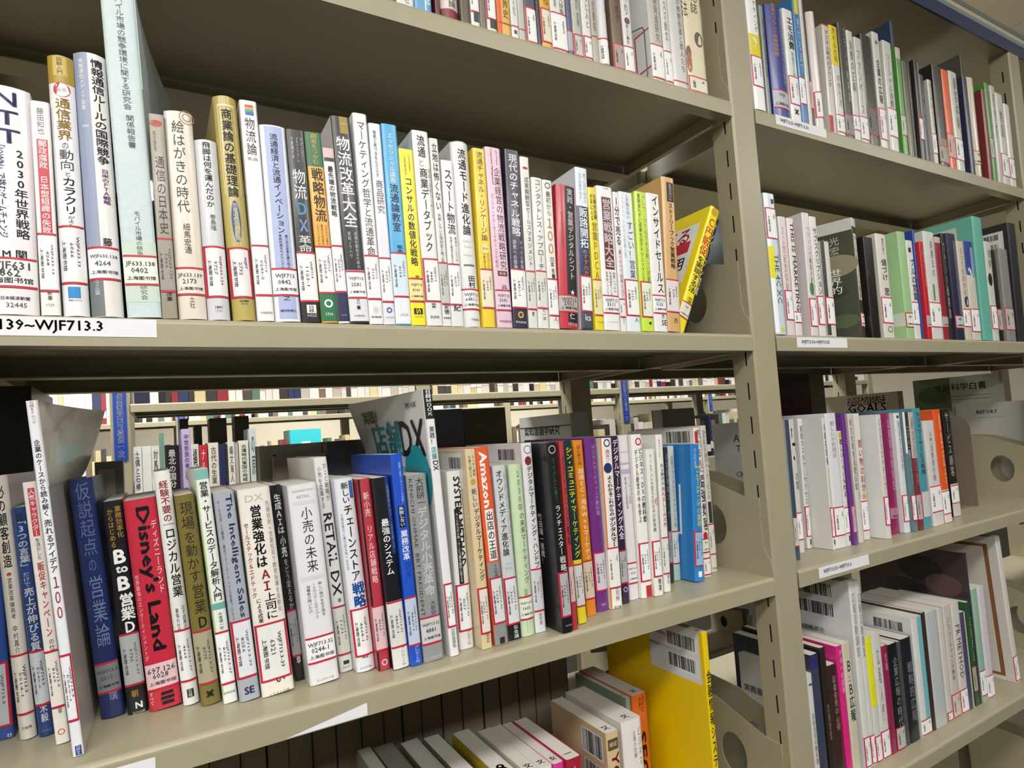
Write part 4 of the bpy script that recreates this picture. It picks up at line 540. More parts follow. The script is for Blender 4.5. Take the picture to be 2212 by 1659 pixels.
('RU',.573,.012,.0162,.1831,.128,.0398,0,0,'26283a',0,0,0,0,[['t','ＡＮＶ',.6,.119,.66,.5,'a8a8b4',0]],[],'dark blue-black book, grey cover showing behind its head on the right bay top shelf',0),
('RU',.5936,.006,.0148,.1727,.128,.0164,0,0,'c2bfba',0,0,0,0,[['t','マーケティング',.5,.038,.595,.5,'44424a',0],['L',.65,.87,'S','WJF','','','e9e9ec']],[],'pale grey book with letters before the black pair on the right bay top shelf',0),
('RU',.615,.006,.0358,.2101,.148,.0287,0,0,'2c2a29',0,0,0,0,[['r',0,1,.725,.809,'8a7a60'],['L',.809,.957,'S','W','','','a8a29a']],[],'charcoal book with a tan foot patch on the right bay top shelf',0),
('RU',.6526,.006,.0276,.2088,.148,.0258,0,0,'e0582a',0,0,0,0,[['L',.656,.883,'S','WJF','','','d0a898']],[],'bright orange-red book on the right bay top shelf',0),
('RU',.6818,.006,.0331,.2125,.148,.0245,0,0,'c9cac2',0,0,0,0,[['t','顧客体験',.6,.053,.578,.4,'55584e',0],['L',.682,.883,'S','WJF','','l','e9e9ec']],[],'pale grey-green book right of the orange-red one on the right bay top shelf',0),
('RU',.7953,.03,.0055,.2907,.21,.0315,0,0,'565250',0,0,0,0,[['t','データ',.5,.26,.666,.7,'b4b2aa',0]],[],'dark grey tall book rising behind on the right bay top shelf',0),
('RU',.7386,.006,.0206,.2132,.148,.0261,0,0,'2e2e4e',0,0,0,0,[],[],'dark blue thin book left of the wide cream one on the right bay top shelf',0),
('RU',.7613,.006,.0337,.2186,.148,.0258,0,.006,'c8c1ae',0,0,0,0,[['t','心理',.7,.127,.319,.2,'5a5446',0],['L',.748,.871,'H','WJF','','','d2cbbc']],[],'wide cream book with rounded spine on the right bay top shelf',0),
('RU',.8173,.006,.0176,.2029,.148,.0354,0,0,'7c3436',0,0,0,0,[],[],'narrow dark red book',0),
('RU',.839,.006,.0148,.2222,.182,.0164,0,0,'4f9a40',0,0,0,0,[['L',.567,.756,'S','W','','','b8bcb0']],[],'green book beside the narrow dark red one',0),
('RU',.8601,.006,.0231,.2216,.148,.0318,0,0,'c4c2b8',0,0,0,0,[['t','売り方',.5,.072,.54,.4,'55534c',0]],[],'grey white book right of the green one on the right bay top shelf',0),
('RU',.884,.006,.0336,.21,.148,.0294,0,0,'cbc9c6',0,0,0,0,[['t','物語',.5,.176,.489,.4,'66645e',0],['L',.671,.902,'S','WJF','','l','e9e9ec']],[],'pale book near the right end, taller of the last two',0),
('RU',.9189,.006,.0281,.1921,.128,.0327,0,0,'d6d5d2',0,0,0,0,[['L',.667,.895,'S','WJF','','l','e9e9ec']],[],'white book, last before the right post on the right bay top shelf',0),
('RM',.0545,.001,.0249,.2179,.148,.0023,0,0,'c3d3de',0,0,0,0,[['r',0,.34,-.06,.989,'eef0f2'],['r',0,.5,.379,.605,'e2d61c'],['r',.6,.85,.039,.072,'17171a'],['L',.112,.317,'S','WJF','','l','e9e9ec'],['s','THE 4C XC',.62,.435,.778,.4,'2a3038',0],['r',.5,.8,.95,.976,'d4cc3a']],[],'tall white and pale blue book with a yellow block, first by the post',0),
('RM',.088,.005,.0184,.1865,.128,.0119,0,0,'d8cccc',0,0,0,0,[['t','２１世紀型知財',.4,.081,.632,.4,'b08484',0],['L',.632,.865,'S','WJF','','l','e9e9ec']],[],'pinkish white slim book with faint red print on the right bay middle shelf',0),
('RM',.1082,.005,.0165,.1863,.128,.0164,0,0,'ded6d6',0,0,0,0,[['s','THIS IS MARKETING',.6,.035,.791,.54,'2a2628',1],['L',.807,.885,'S','W','','','e9e9ec']],[],'white book with black sideways Latin title on the right bay middle shelf',0),
('RM',.1467,.005,.0179,.1996,.128,.0212,0,0,'d8d0d4','d2c9ce',0,0,0,[['t','ケティング機能の新戦略',.6,.105,.677,.3,'66606a',0],['e',.5,.62,.3,.6,'3f8a3a'],['L',.707,.917,'S','WJF','','l','e9e9ec']],[],'lilac white book showing its plain left cover on the right bay middle shelf',0),
('RM',.1679,.005,.0178,.1957,.128,.0059,0,0,'dad9d4',0,0,0,0,[['t','サブスクリプション',.58,.092,.659,.54,'232422',1],['L',.675,.898,'S','WJF','','l','e9e9ec']],[],'white book with black title サブスクリプション on the right bay middle shelf',0),
('RM',.1894,.005,.0235,.1569,.128,.0181,0,0,'d2d0cc',0,0,0,0,[['r',0,.36,-.042,.989,'3c403c'],['L',.6,.868,'S','WJF','','l','e9e9ec']],[],'short white book with a dark left edge on the right bay middle shelf',0),
('RM',.2845,.005,.0245,.2075,.12,.0103,.3,0,'3c4034',0,0,0,0,[['r',0,1,-.026,.072,'c8c8c4'],['r',.1,.7,.131,.688,'d4d0c6'],['t','マーケティング大原則',.4,.143,.68,.4,'26241f',1],['L',.803,.903,'H','WJF','','l','e9e9ec']],[['r',0,1,0,.1,'c4c4c0'],['e',.75,.38,.3,.16,'8a8468'],['e',.4,.33,.22,.12,'1c1c18'],['e',.6,.6,.3,.1,'2a2f24'],['e',.3,.72,.2,.14,'1e1e1a'],['e',.8,.85,.2,.1,'4a5a3a'],['T','世界的',.72,.4,.62,.2,'f0f0ea'],['T','優良企業の',.36,.42,.8,.16,'e8e8e0'],['H','足立光',.62,.17,.4,'c8c8b8'],['H','土合朋宏',.56,.25,.5,'c8c8b8']],'camouflage patterned book turned to show its cover on the right bay middle shelf',0),
('RM',.3145,.005,.0266,.1765,.128,.0124,0,0,'1e1a18',0,1,0,0,[['t','プロの仕事',.15,.03,.403,.16,'55504c',0]],[],'black book right of the camouflage one on the right bay middle shelf',0),
('RM',.3512,.005,.0334,.186,.128,.0122,0,0,'d7d4ca',0,0,0,0,[['t','顧客が選ぶ',.6,.036,.195,.2,'55534c',0],['t','値づけ',.55,.24,.455,.5,'1e1c18',1],['t','思',.6,.518,.598,.5,'1e1c18',1],['L',.621,.852,'S','WJF','','l','e9e9ec'],['h','CI',.55,.918,.4,0,'333333',0]],[],'white book with large characters beginning 値づけ on the right bay middle shelf',0),
('RM',.4243,.005,.026,.1974,.128,.0085,0,0,'9fc490','a8d09c',0,0,0,[['L',.769,.889,'H','WJF','','l','d8e0d4']],[['r',.72,1,.76,.88,'d8e0d4'],['r',.72,.73,.76,.88,'b8283a']],'light green book on the right bay middle shelf',0),
('RM',.451,.005,.0219,.1834,.128,.0065,0,0,'d9d8d6',0,0,0,0,[['r',.2,.6,.075,.123,'17171a'],['t','ブルの営業',.6,.189,.615,.6,'2a2a34',1],['L',.638,.85,'S','WJF','','','e9e9ec']],[],'white book between light green and royal blue on the right bay middle shelf',0),
('RM',.4903,.012,.0055,.2087,.148,.0139,0,0,'2c48a0',0,0,0,0,[],[],'very thin royal blue book on the right bay middle shelf',0),
('RM',.4967,.005,.014,.1851,.128,.0111,0,0,'c0242c',0,0,0,0,[['t','図説の実験',.7,.06,.467,.3,'e0b8b4',0],['L',.761,.874,'H','W','','','b8a4a8']],[],'bright red book on the right bay middle shelf',0),
('RM',.5125,.005,.0403,.2069,.148,.0132,0,0,'d4d2d0',0,0,0,0,[['t','商標法の',.6,.078,.427,.24,'5a5a56',0],['r',.4,.55,.492,.643,'5a8a40'],['L',.669,.883,'S','WJF','','','e9e9ec']],[],'white book with a small green bar on the right bay middle shelf',0),
('RM',.5535,.005,.0216,.2001,.148,.013,0,0,'8e2a3c',0,0,0,0,[['r',0,1,-.037,.059,'b8b0ac'],['L',.781,.876,'H','W','','','b4a4a8']],[],'dark red book with a pale head on the right bay middle shelf',0),
('RM',.589,.01,.0107,.2123,.148,.0191,0,0,'2b2622',0,0,0,0,[['t','ブランド戦略論',.5,.084,.805,.7,'b0a898',0]],[],'black book with speckled white lettering on the right bay middle shelf',0),
('RM',.6021,.005,.0326,.2121,.148,.009,0,0,'2b2c46',0,0,0,0,[['r',.6,1,.065,.765,'5a5c70'],['L',.782,.886,'H','WJF','','l','c4c0c0']],[],'navy book with a grey patterned right edge on the right bay middle shelf',0),
('RM',.6367,.005,.0278,.1998,.128,.0129,0,0,'d0c4b6',0,0,0,0,[['t','とってもわかる',.5,.06,.556,.4,'6a5a50',0],['e',.6,.613,.3,.4,'34365a'],['L',.697,.86,'S','W','','','e9e9ec']],[],'cream book with navy dot on the right bay middle shelf',0),
('RM',.666,.005,.0352,.2027,.148,.0146,0,0,'cfc9c0',0,0,0,0,[['r',0,1,-.036,.348,'24408a'],['r',.6,.9,.059,.366,'8a9ac0'],['e',.3,.357,.3,.5,'cfc9c0'],['L',.695,.91,'S','WJF','','l','e9e9ec']],[],'white book with a torn-edged blue upper half on the right bay middle shelf',0),
('RM',.7082,.005,.0413,.2585,.182,.027,0,0,'68b2a4','6cb4a8',0,0,0,[],[['r',.12,.84,.06,.3,'c8ccc6']],'tall teal book with a grey sticker on its cover on the right bay middle shelf',0),
('RM',.7516,.005,.0275,.21,.148,.0185,0,0,'c9ccc6',0,0,0,0,[['e',.4,.386,.3,.5,'17171a'],['t','知財',.6,.079,.268,.4,'55554f',0],['L',.658,.877,'S','WJF','','l','e9e9ec']],[],'white book with black blots, right of the teal one on the right bay middle shelf',0),
('RM',.7921,.01,.0224,.1963,.128,.0037,0,0,'1d1b1a',0,0,0,0,[['L',.657,.869,'S','W','','l','b0aaa6']],[],'black book with torn white edge on the right bay middle shelf',0),
('RM',.8148,.005,.0411,.1999,.128,.0113,0,0,'8c8a87',0,0,0,0,[['L',.653,.873,'S','WJF','','l','b8b2ae']],[],'grey gradient book near the right end on the right bay middle shelf',0),
('RM',.8666,.005,.0376,.2626,.182,.03,0,0,'2f2e33',0,0,0,0,[],[['r',.55,.95,.06,.24,'d4d4d2'],['bar',.62,.9,.08,.13,1],['bar',.62,.9,.16,.21,1]],'tall charcoal book with a barcode sticker on its cover on the right bay middle shelf',0),
('RL',.1081,.0419,.0103,.2207,.148,.0121,0,0,'3c4a60','c9cac8',0,0,0,[['L',.704,.9,'S','W','','','c4bcb8']],[['H','ARTICLE',.55,.12,.5,'77777a'],['H','TOTAL',.5,.2,.34,'77777a'],['H','CREATIVE',.5,.4,.4,'666668'],['H','▲',.5,.62,.1,'222222']],'slate blue thin book half hidden by the post on the right bay lower shelf',0),
('RL',.1564,.0691,.0128,.2203,.148,.0078,0,0,'d0ccc6',0,0,0,0,[['s','LTV',.6,.065,.345,.7,'1e1e1e',1],['t','の罠',.6,.397,.536,.6,'3a3836',0],['L',.709,.898,'S','W','','','e9e9ec']],[],'white book with black letters LTV on the right bay lower shelf',0),
('RL',.193,.0806,.0132,.2202,.148,.0222,0,0,'d9d7d6',0,0,0,0,[['t','実践カスタマーサクセス',.5,.053,.671,.56,'222222',0],['L',.688,.904,'S','WJF','','l','e9e9ec'],['r',.5,.85,.932,.974,'555555']],[],'white book with black title カスタマーサクセス on the right bay lower shelf',0),
('RL',.2089,.0449,.0076,.219,.148,.0111,0,0,'d6d4d0','dcdad8',0,0,0,[['t','未顧客理解',.5,.041,.362,.6,'2e2c28',0],['r',.4,.6,.394,.656,'c8a8a4'],['L',.69,.898,'S','WJF','','l','e9e9ec'],['r',.3,.7,.926,.96,'444444']],[['bar',.3,.62,.05,.13,0],['bar',.35,.65,.17,.25,0]],'white book with black title 未顧客理解, plain cover showing on the right bay lower shelf',0),
('RL',.2189,.0457,.0304,.2261,.182,.0119,0,0,'dadbe0',0,0,0,0,[['t','新しい分析視点',.55,.059,.336,.4,'80828a',0],['L',.707,.904,'S','WJF','','l','e9e9ec']],[],'white book with pale grey title in the pale row',0),
('RL',.2502,.0464,.0115,.1945,.128,.0108,0,0,'d8d5d2',0,0,0,0,[['r',.2,.8,.011,.06,'d0a83a'],['t','欲しい！つくられる',.55,.068,.579,.6,'1e1e1e',1],['L',.675,.884,'S','W','','','e9e9ec'],['r',.5,.8,.915,.963,'17171a']],[],'short white book with bold title 欲しい on the right bay lower shelf',0),
('RL',.2649,.043,.0104,.2242,.182,-.0041,0,0,'6c348a',0,0,0,0,[['t','ニ',.6,.201,.236,.4,'c8b0d4',0],['L',.712,.904,'S','W','','l','bca8c4']],[],'purple book in the pale row',0),
('RL',.2855,.0464,.0138,.223,.182,.0073,0,0,'cfcac6',0,0,0,0,[['t','新文化環境消費伝統',.4,.042,.6,.5,'55524e',0],['t','ブランド',.8,.385,.671,.3,'55524e',0]],[],'slim grey white book right of the purple one on the right bay lower shelf',0),
('RL',.3127,.0535,.019,.2221,.182,.009,0,0,'d8d2ce',0,0,0,0,[['t','買い物の科学',.6,.21,.636,.66,'a8403a',1],['r',.3,.8,.643,.68,'d0a030'],['L',.705,.923,'S','WJF','','','e9e9ec']],[],'white book with red title 買い物の科学 on the right bay lower shelf',0),
('RL',.3429,.0314,.0151,.2178,.148,.0153,0,0,'d3cfca','e0e2e4',0,0,0,[['t','ＣＸクリエイティブ',.5,.035,.615,.5,'4a4844',0],['L',.674,.888,'S','WJF','','l','e9e9ec']],[['bar',.1,.3,.05,.13,0]],'slim white book showing a broad plain white cover on the right bay lower shelf',0),
('RL',.3836,.0446,.0259,.2185,.148,.0166,0,0,'8a1f5c',0,0,0,0,[['t','血顧客の再現性',.7,.046,.643,.3,'d0a0bc',0],['L',.788,.871,'H','W','','','a87890']],[],'magenta book on the right bay lower shelf',0),
('RL',.4111,.0369,.0192,.2177,.148,.0102,0,0,'d8dade',0,0,0,0,[['r',.35,.7,.023,.046,'33334a'],['t','経済学の思考',.6,.069,.496,.3,'666a70',0],['L',.697,.903,'S','WJF','','l','e9e9ec']],[],'white book with a small dark mark at its head, after the magenta one',0),
('RL',.4307,.032,.0162,.2182,.148,.0123,0,0,'5d7c86',0,0,0,0,[['r',0,.3,-.021,.35,'dcdcde'],['r',.3,1,-.021,.33,'2e3838'],['t','コミュニケーション',.6,.116,.62,.4,'c8c8c4',0],['L',.705,.904,'S','WJF','','l','e9e9ec']],[],'book with white left edge and steel blue side on the right bay lower shelf',0),
('RL',.4484,.031,.0168,.2172,.148,.0068,0,0,'7a3038',0,0,0,0,[['r',0,1,-.021,.393,'b8b0a8'],['t','顧客経営論',.5,.038,.627,.5,'8a7a74',0],['L',.705,.907,'S','W','','','b4a4a8']],[],'narrow dark red and navy book',0),
('RL',.4714,.0346,.0286,.2233,.182,-.0013,0,0,'4e94a4',0,0,0,0,[['t','カスタマーサービス戦略',.6,.03,.56,.56,'16282e',0],['r',0,1,.7,.908,'c4c6c6'],['r',0,.1,.7,.908,'b8283a']],[],'teal book with black title カスタマーサービス on the right bay lower shelf',0),
('RL',.5017,.0323,.0396,.1977,.128,-.0082,0,0,'d2cfce',0,0,0,0,[['t','入門消費者行動',.5,.091,.581,.24,'6a6470',0],['L',.634,.864,'S','WJF','','','e9e9ec']],[],'white book with faint purple print before the orange one on the right bay lower shelf',0),
('RL',.5466,.0341,.0271,.2173,.148,-.0166,0,0,'e05a22',0,0,0,0,[['t','顧客起点',.7,.036,.678,.3,'e8b898',0],['r',0,1,.711,1.029,'d8d4d2'],['L',.728,.918,'S','W','','','e9e9ec']],[],'vivid orange book on the right bay lower shelf',0),
('RL',.6245,.0545,.0298,.2171,.148,-.0103,0,0,'232120',0,0,0,0,[['t','サービス顧客',.4,.027,.634,.5,'a8a49a',0],['r',0,1,.699,1.022,'c4c0ba'],['L',.72,.871,'S','W','','','e9e9ec']],[],'black and white book leaning at the row end',0),
('RB',.09,.03,.0121,.1818,.128,0,0,0,'d5d4d2','dcdcde',0,0,0,[['t','記者会見の教科書',.5,.326,.743,.5,'44464e',0],['r',.2,.8,.079,.098,'3a5a7a']],[['e',.7,.3,.14,.1,'1f4f9a'],['r',.36,.6,.42,.47,'2a5298'],['r',.36,.46,.42,.56,'2a5298'],['H','広報',.6,.66,.36,'16181c'],['H','実務家',.2,.3,.3,'77777a']],'short white book, first by the post on the bottom row',0),
('RB',.1024,.03,.0191,.2075,.148,0,0,0,'3b4258',0,0,0,0,[['r',0,1,-.035,.106,'2b3068']],[],'navy headed grey book behind the short white one on the right bay bottom shelf',0),
('RB',.127,.03,.0139,.2129,.148,0,0,0,'2e2420',0,0,0,0,[['t','危機管理',.5,.402,.666,.4,'8a7a70',0]],[],'dark brown book left of the pink one',0),
('RB',.1412,.03,.0226,.1818,.128,0,0,0,'3a2420',0,0,0,0,[['t','記者会見の心得',.6,.093,.562,.4,'a8948c',0]],[],'brown-red book with pale head',0),
('RB',.1677,.03,.0154,.2058,.148,0,0,0,'d42a80',0,0,0,0,[['t','ＰＲへの招待',.6,.03,.367,.5,'f0b8d4',0]],[],'bright pink book on the right bay bottom shelf',0),
('RB',.1837,.03,.0213,.2056,.148,0,0,0,'cbc3b0',0,0,0,0,[['t','Ｂ',.55,.125,.231,.6,'202a44',1],['t','to',.5,.242,.299,.5,'202a44',0],['t','Ｂ広報',.55,.306,.602,.6,'202a44',1]],[],'beige book with large dark letters B to B on the right bay bottom shelf',0),
('RB',.2166,.03,.0168,.2977,.2,0,0,0,'d6d6d6','d9dade',0,0,0,[['t','広報活動調査',.5,.057,.408,.5,'77777a',0],['L',.841,.998,'S','WJF','','l','e9e9ec']],[['bar',.45,.85,.03,.1,0],['bar',.45,.85,.14,.21,0],['H','定価価格表示',.6,.3,.3,'77777a'],['H','発行日本広報',.62,.34,.34,'77777a']],'tall white volume with two barcodes on its cover on the right bay bottom shelf',0),
('RB',.2339,.03,.0133,.2967,.2,0,0,0,'cfcfce',0,0,0,0,[['t','広報活動調査',.5,.064,.419,.5,'77777a',0],['L',.845,1.006,'S','WJF','','l','e9e9ec']],[],'second tall white volume, right of the barcoded one on the right bay bottom shelf',0),
('RB',.2475,.03,.0169,.2019,.148,0,0,0,'cfcfc8',0,0,0,0,[['r',0,1,-.024,.557,'dcdc24'],['L',.8,1.013,'S','W','','l','e9e9ec']],[],'grey white book with a bright yellow upper spine on the right bay bottom shelf',0),
('RB',.2651,.03,.0249,.2019,.148,0,0,0,'d0cfcb',0,0,0,0,[['t','広報入門',.5,.114,.714,.3,'77756f',0],['L',.789,1.012,'S','WJF','','l','e9e9ec']],[],'pale book right of the yellow spined one on the right bay bottom shelf',0),
('RB',.2903,.03,.0178,.1777,.128,0,0,0,'8e2450',0,0,0,0,[['t','危機',.5,.064,.237,.4,'c890a8',0]],[],'dark magenta book on the bottom row',0),
('RB',.3085,.03,.0277,.1757,.128,0,0,0,'19191b',0,0,0,0,[['t','企業広報の時代',.6,.129,.788,.5,'8a8a8c',0],['L',.797,1.059,'S','WJF','','l','b4b0b0']],[],'black book with grey lettering right of the dark magenta one',0),
('RB',.3367,.03,.0109,.1746,.128,0,0,0,'4a4a4c',0,0,0,0,[],[],'thin dark grey book between two black ones on the right bay bottom shelf',0),
('RB',.3493,.03,.0311,.1757,.128,0,0,0,'1b2028',0,0,0,0,[['t','戦略的広報',.6,.232,.814,.5,'8a94a0',1]],[],'blue-black book before the barcode cover on the right bay bottom shelf',0),
('RB',.3872,.03,.0337,.2036,.148,0,0,0,'d4d6d6','d8dada',0,0,0,[['r',.5,1,-.033,1.052,'74b4c0'],['L',.876,1.092,'S','WJF','','','e9e9ec']],[['bar',.55,.9,.05,.13,0]],'white book with a sky teal right edge and a barcode on its cover',0),
('RB',.423,.03,.011,.2065,.148,0,0,0,'3a2c26',0,0,0,0,[],[],'thin dark brown comb edged book',0),
('RB',.4349,.03,.0384,.2032,.148,0,0,0,'b9bec0',0,0,0,0,[],[],'grey blue book, widest of the pale group on the right bay bottom shelf',0),
('RB',.4747,.03,.0181,.2016,.148,0,0,0,'cdc8c4',0,0,0,0,[['L',.926,1.173,'S','W','','l','e9e9ec']],[],'slim white book left of the beige pair on the right bay bottom shelf',0),
('RB',.4947,.03,.0286,.2031,.148,0,0,0,'c9c1b8',0,0,0,0,[['t','シニアマーケティング教本',.5,.09,.673,.4,'5a5048',0],['L',.797,1.086,'S','W','','l','cbc0b8']],[],'beige book with small upright lettering on the right bay bottom shelf',0),
('RB',.5248,.03,.0294,.2021,.148,0,0,0,'d0ccc6',0,0,0,0,[['s','PR METHOD',.5,.202,.689,.5,'3a3a44',0],['L',.795,1.047,'S','WJF','','l','e9e9ec']],[],'white book with sideways Latin letters METHOD on the right bay bottom shelf',0),
('RB',.5545,.03,.0195,.1801,.128,0,0,0,'4a4668',0,0,0,0,[['r',.6,1,-.012,1.042,'c0b8a8']],[],'violet and cream thin book on the bottom row',0),
('RB',.5789,.03,.0145,.1944,.128,0,0,0,'2a5432',0,0,0,0,[['t','広報学会',.6,.135,.585,.4,'8aa88c',0],['L',.63,.854,'S','W','','','a89c90']],[],'dark green book on the bottom row',0),
('RB',.6058,.03,.0221,.2138,.148,0,0,0,'92b8a6',0,0,0,0,[['L',.736,.941,'S','W','','','e9e9ec']],[],'pale green book right of the dark green one on the right bay bottom shelf',0),
('RB',.6287,.03,.0272,.2134,.148,0,0,0,'d2ccd4',0,0,0,0,[['L',.807,1.015,'S','WJF','','','e9e9ec']],[],'lilac white book right of the pale green one on the right bay bottom shelf',0),
('RB',.7457,.03,.0201,.2982,.2,-.075,0,0,'d6d2ce','d8d4d0',0,0,0,[['L',.83,.989,'S','W','','l','e9e9ec']],[['r',.3,.92,.05,.97,'8a5a34'],['r',.34,.88,.07,.95,'d4ccc6'],['e',.6,.5,.12,.08,'8a2430'],['e',.7,.7,.1,.3,'a07a78']],'large white magazine with a brown framed cover leaning at the end',0),
('RB',.5937,.03,.0073,.2868,.213,0,0,0,'3a3036','3a2e30',0,0,0,[],[['e',.3,.2,.25,.1,'4a3a3a'],['e',.6,.14,.2,.12,'221a1e'],['e',.8,.24,.16,.1,'5a4440'],['e',.45,.3,.2,.1,'2a2226']],'big dark album with a mottled photo cover behind the pale green one',0),
('B',-.1346,.0174,.0101,.297,.21,0,0,0,'e2c21a','e8c600',0,'文',0,[['t','金融情報システム',.55,.168,.657,.8,'2a2410',1]],[['r',.5,.97,0,.24,'d5d6dc'],['bar',.68,.93,.04,.1,1],['bar',.68,.93,.14,.2,1],['H','発行財団法人',.6,.06,.14,'77777a'],['H','発売公共マーケット',.6,.12,.2,'77777a']],'big bright yellow book with a white barcode sticker on the bottom shelf',0),
('B',-.1812,.1163,.0268,.194,.1267,0,0,0,'d8662a',0,0,'文',0,[['t','分析で',.6,.02,.134,.5,'4a2410',0],['s','SEO',.5,.268,.634,.5,'3a1a0c',2]],[],'orange book with dark capitals SEO on the bottom shelf',0),
('B',-.1897,.12,.0082,.192,.123,0,0,0,'8a9a90',0,0,'文',0,[],[],'thin grey green book left of the orange one on the bottom shelf',0),
('B',-.2404,.0701,.0337,.19,.128,0,0,0,'e2e0e0',0,0,'文',0,[['t','企業の信頼',.6,.076,.265,.16,'8a4a5a',0],['t','ビジネス',.85,.06,.328,.16,'8a4a5a',0]],[],'white book with small maroon print, left of the orange one',0),
('B',-.2735,.0606,.0205,.19,.128,0,0,0,'cdb692','cbb48e',0,'又',0,[['r',.1,.9,.045,.118,'5a4a30'],['h','検定',.5,.081,.6,0,'d8ccb0',0],['s','YOU',.6,.136,.421,.6,'8a2434',1]],[['bar',.6,.92,.05,.2,1],['bar',.62,.94,.26,.4,1]],'beige book with maroon letters YOU and a barcode on its cover',0),
('B',-.3476,.0423,.0216,.188,.128,0,0,0,'a02038',0,0,'一',0,[['t','人生',.5,.048,.176,.4,'e0c0c4',0]],[],'dark red book with white page top on the bottom shelf',0),
('B',-.3631,.0474,.0152,.186,.128,0,0,0,'d83a94',0,0,'女',0,[],[],'hot pink book on the bottom shelf',0),
('B',-.3795,.0498,.016,.186,.128,0,0,0,'dcdad6',0,0,'文',0,[['h','@',.5,.067,.4,0,'6a5a9a',0]],[],'white book left of the hot pink one on the bottom shelf',0),
('B',-.3973,.0514,.0175,.186,.128,0,0,0,'d8d6d2',0,0,'文',0,[['t','図',.5,.055,.126,.5,'333344',0]],[],'off-white book, second left of the hot pink one on the bottom shelf',0),
('B',-.4294,.0633,.0242,.188,.128,0,0,0,'8f979c','c8b030',0,'8',0,[],[],'grey book with yellow cover edge on the bottom shelf',0),
('B',-.4664,.0754,.0228,.188,.128,0,0,0,'2a2c28','222420',0,0,0,[],[],'black covered book with bright page top on the bottom shelf',0),
('B',-.4915,.0948,.0248,.182,.128,0,0,0,'8a8780',0,0,0,0,[],[],'dull grey book left of the black covered one on the bottom shelf',0),
('B',-.5271,.0977,.0257,.186,.128,0,0,0,'7c7a74',0,0,0,'8d8a80',[],[],'grey book with lined page top on the bottom shelf',0),
('B',-.5465,.1042,.0174,.186,.128,0,0,0,'9a968e',0,0,0,0,[],[],'thin pale book standing beside the lined one on the bottom shelf',0),
('B',-.6365,.1611,.0307,.16,.0819,0,0,0,'4a463e',0,0,0,0,[],[],'dark book at the left of the bottom shelf',0),
('B',-.5987,.1591,.0296,.155,.0839,0,0,0,'5a564c',0,0,0,0,[],[],'dark grey brown book near the left of the bottom shelf',0),
]
# ---------------------------------------------------------------- the books in reach
LOCS={'M':0.0,'L':-.35,'U':.35,'B':-.70,'RU':.35,'RM':0.0,'RL':-.35,'RB':-.70}
GRP={'M':'books on the middle shelf','L':'books on the lower shelf','U':'books on the upper shelf','B':'books on the bottom shelf','RU':'books on the top shelf of the right bay','RM':'books on the middle shelf of the right bay','RL':'books on the lower shelf of the right bay','RB':'books on the bottom shelf of the right bay'}
for sh,x,y,w,h,d,lean,yaw,b,col,cc,hard,top,pg,ops,side,label,sag in BOOKS:
    book((x,y,LOCS[sh]),w,h,d,lean,yaw,col,label,GRP[sh],ops,side,cc or None,hard,b or None,top or None,pg or None,kind='leather' if col=='c3d3d6' else 'cover',sag=sag or None)
SIDEOUT=[(-.11,.314,-.343,.04,.252,.18,'b8bcc0','white and grey book with black Chinese characters on its left cover',[['r',0,1,.08,.09,'33404e'],['H','認知言語学研究',.45,.115,.7,'26262a']]),
(.85,.258,-.343,.025,.259,.2,'a49c90','grey brown book with faint capitals behind the right bay row',[['H','SUSTAINABLE',.6,.05,.5,'4a4248'],['H','DEVELOPMENT',.6,.09,.5,'4a4248'],['H','GOALS',.6,.14,.5,'4a4248']]),
(1.042,.118,-.35,.02,.294,.2,'c8ccc4','white and green book with green Chinese characters on its cover',[['r',0,.45,0,.3,'6a7a50'],['e',.25,.15,.2,.12,'4a6238'],['H','文部科学白書',.56,.09,.6,'4a7a38'],['r',.4,.92,.17,.175,'8a8a86'],['r',.4,.9,.2,.205,'8a8a86']]),
(1.0195,.06,-.35,.02,.222,.15,'c4c2bd','grey white book behind the end plate of the right bay',[['H','REPORT',.45,.1,.3,'77777a'],['r',.3,.7,.16,.165,'88888a']])]
FACEOUT=[
(-0.820,-.343,0.028,0.224,0.265,0.030,'75726c','grey book with a pale square sticker behind the wide navy one',[['r',.1,.7,.04,.3,'a09a92']]),
(-0.625,-.343,0.067,0.215,0.265,0.020,'94887c','plain taupe board standing behind the wide off-white book',[]),
(-0.637,-.343,0.086,0.230,0.300,0.040,'b8b6b2','white book with pale grey cover above the taupe board',[['H','Report',.4,.08,.4,'8a8e94']]),
(-0.554,-.343,0.054,0.230,0.270,0.030,'4a545a','dark blue-grey plastic cased book behind the letters RETAIL',[]),
(-0.399,-.343,0.057,0.267,0.275,0.030,'4c5560','dark slate glossy volume right of the tall magazine top',[]),
(-0.341,-.343,0.075,0.266,0.275,0.035,'4e4838','dark olive brown volume right of the slate glossy one',[]),
(0.126,-.343,0.090,0.249,0.330,0.030,'8a8884','grey volume behind the white capital letters book',[]),
(0.401,-.343,0.145,0.312,0.290,0.030,'3a2a2c','dark photo covered book with a maroon band behind the right bay row',[['r',0,1,.17,.6,'4a1218'],['H','ール集成',.4,.2,.5,'9a8a88']]),
(0.549,-.343,0.054,0.309,0.290,0.030,'6a6654','olive grey spine next to the maroon banded book',[]),
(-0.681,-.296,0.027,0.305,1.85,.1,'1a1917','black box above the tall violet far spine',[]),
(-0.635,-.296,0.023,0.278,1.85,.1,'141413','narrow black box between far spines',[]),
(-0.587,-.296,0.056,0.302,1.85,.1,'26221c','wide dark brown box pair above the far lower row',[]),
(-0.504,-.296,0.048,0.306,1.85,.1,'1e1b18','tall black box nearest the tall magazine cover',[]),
(-.909,-.343,.032,.315,.27,.17,'1c1a18','black document case filling the gap at the far left end',[]),  # added dark block, stands for the post's inner side in shade
]
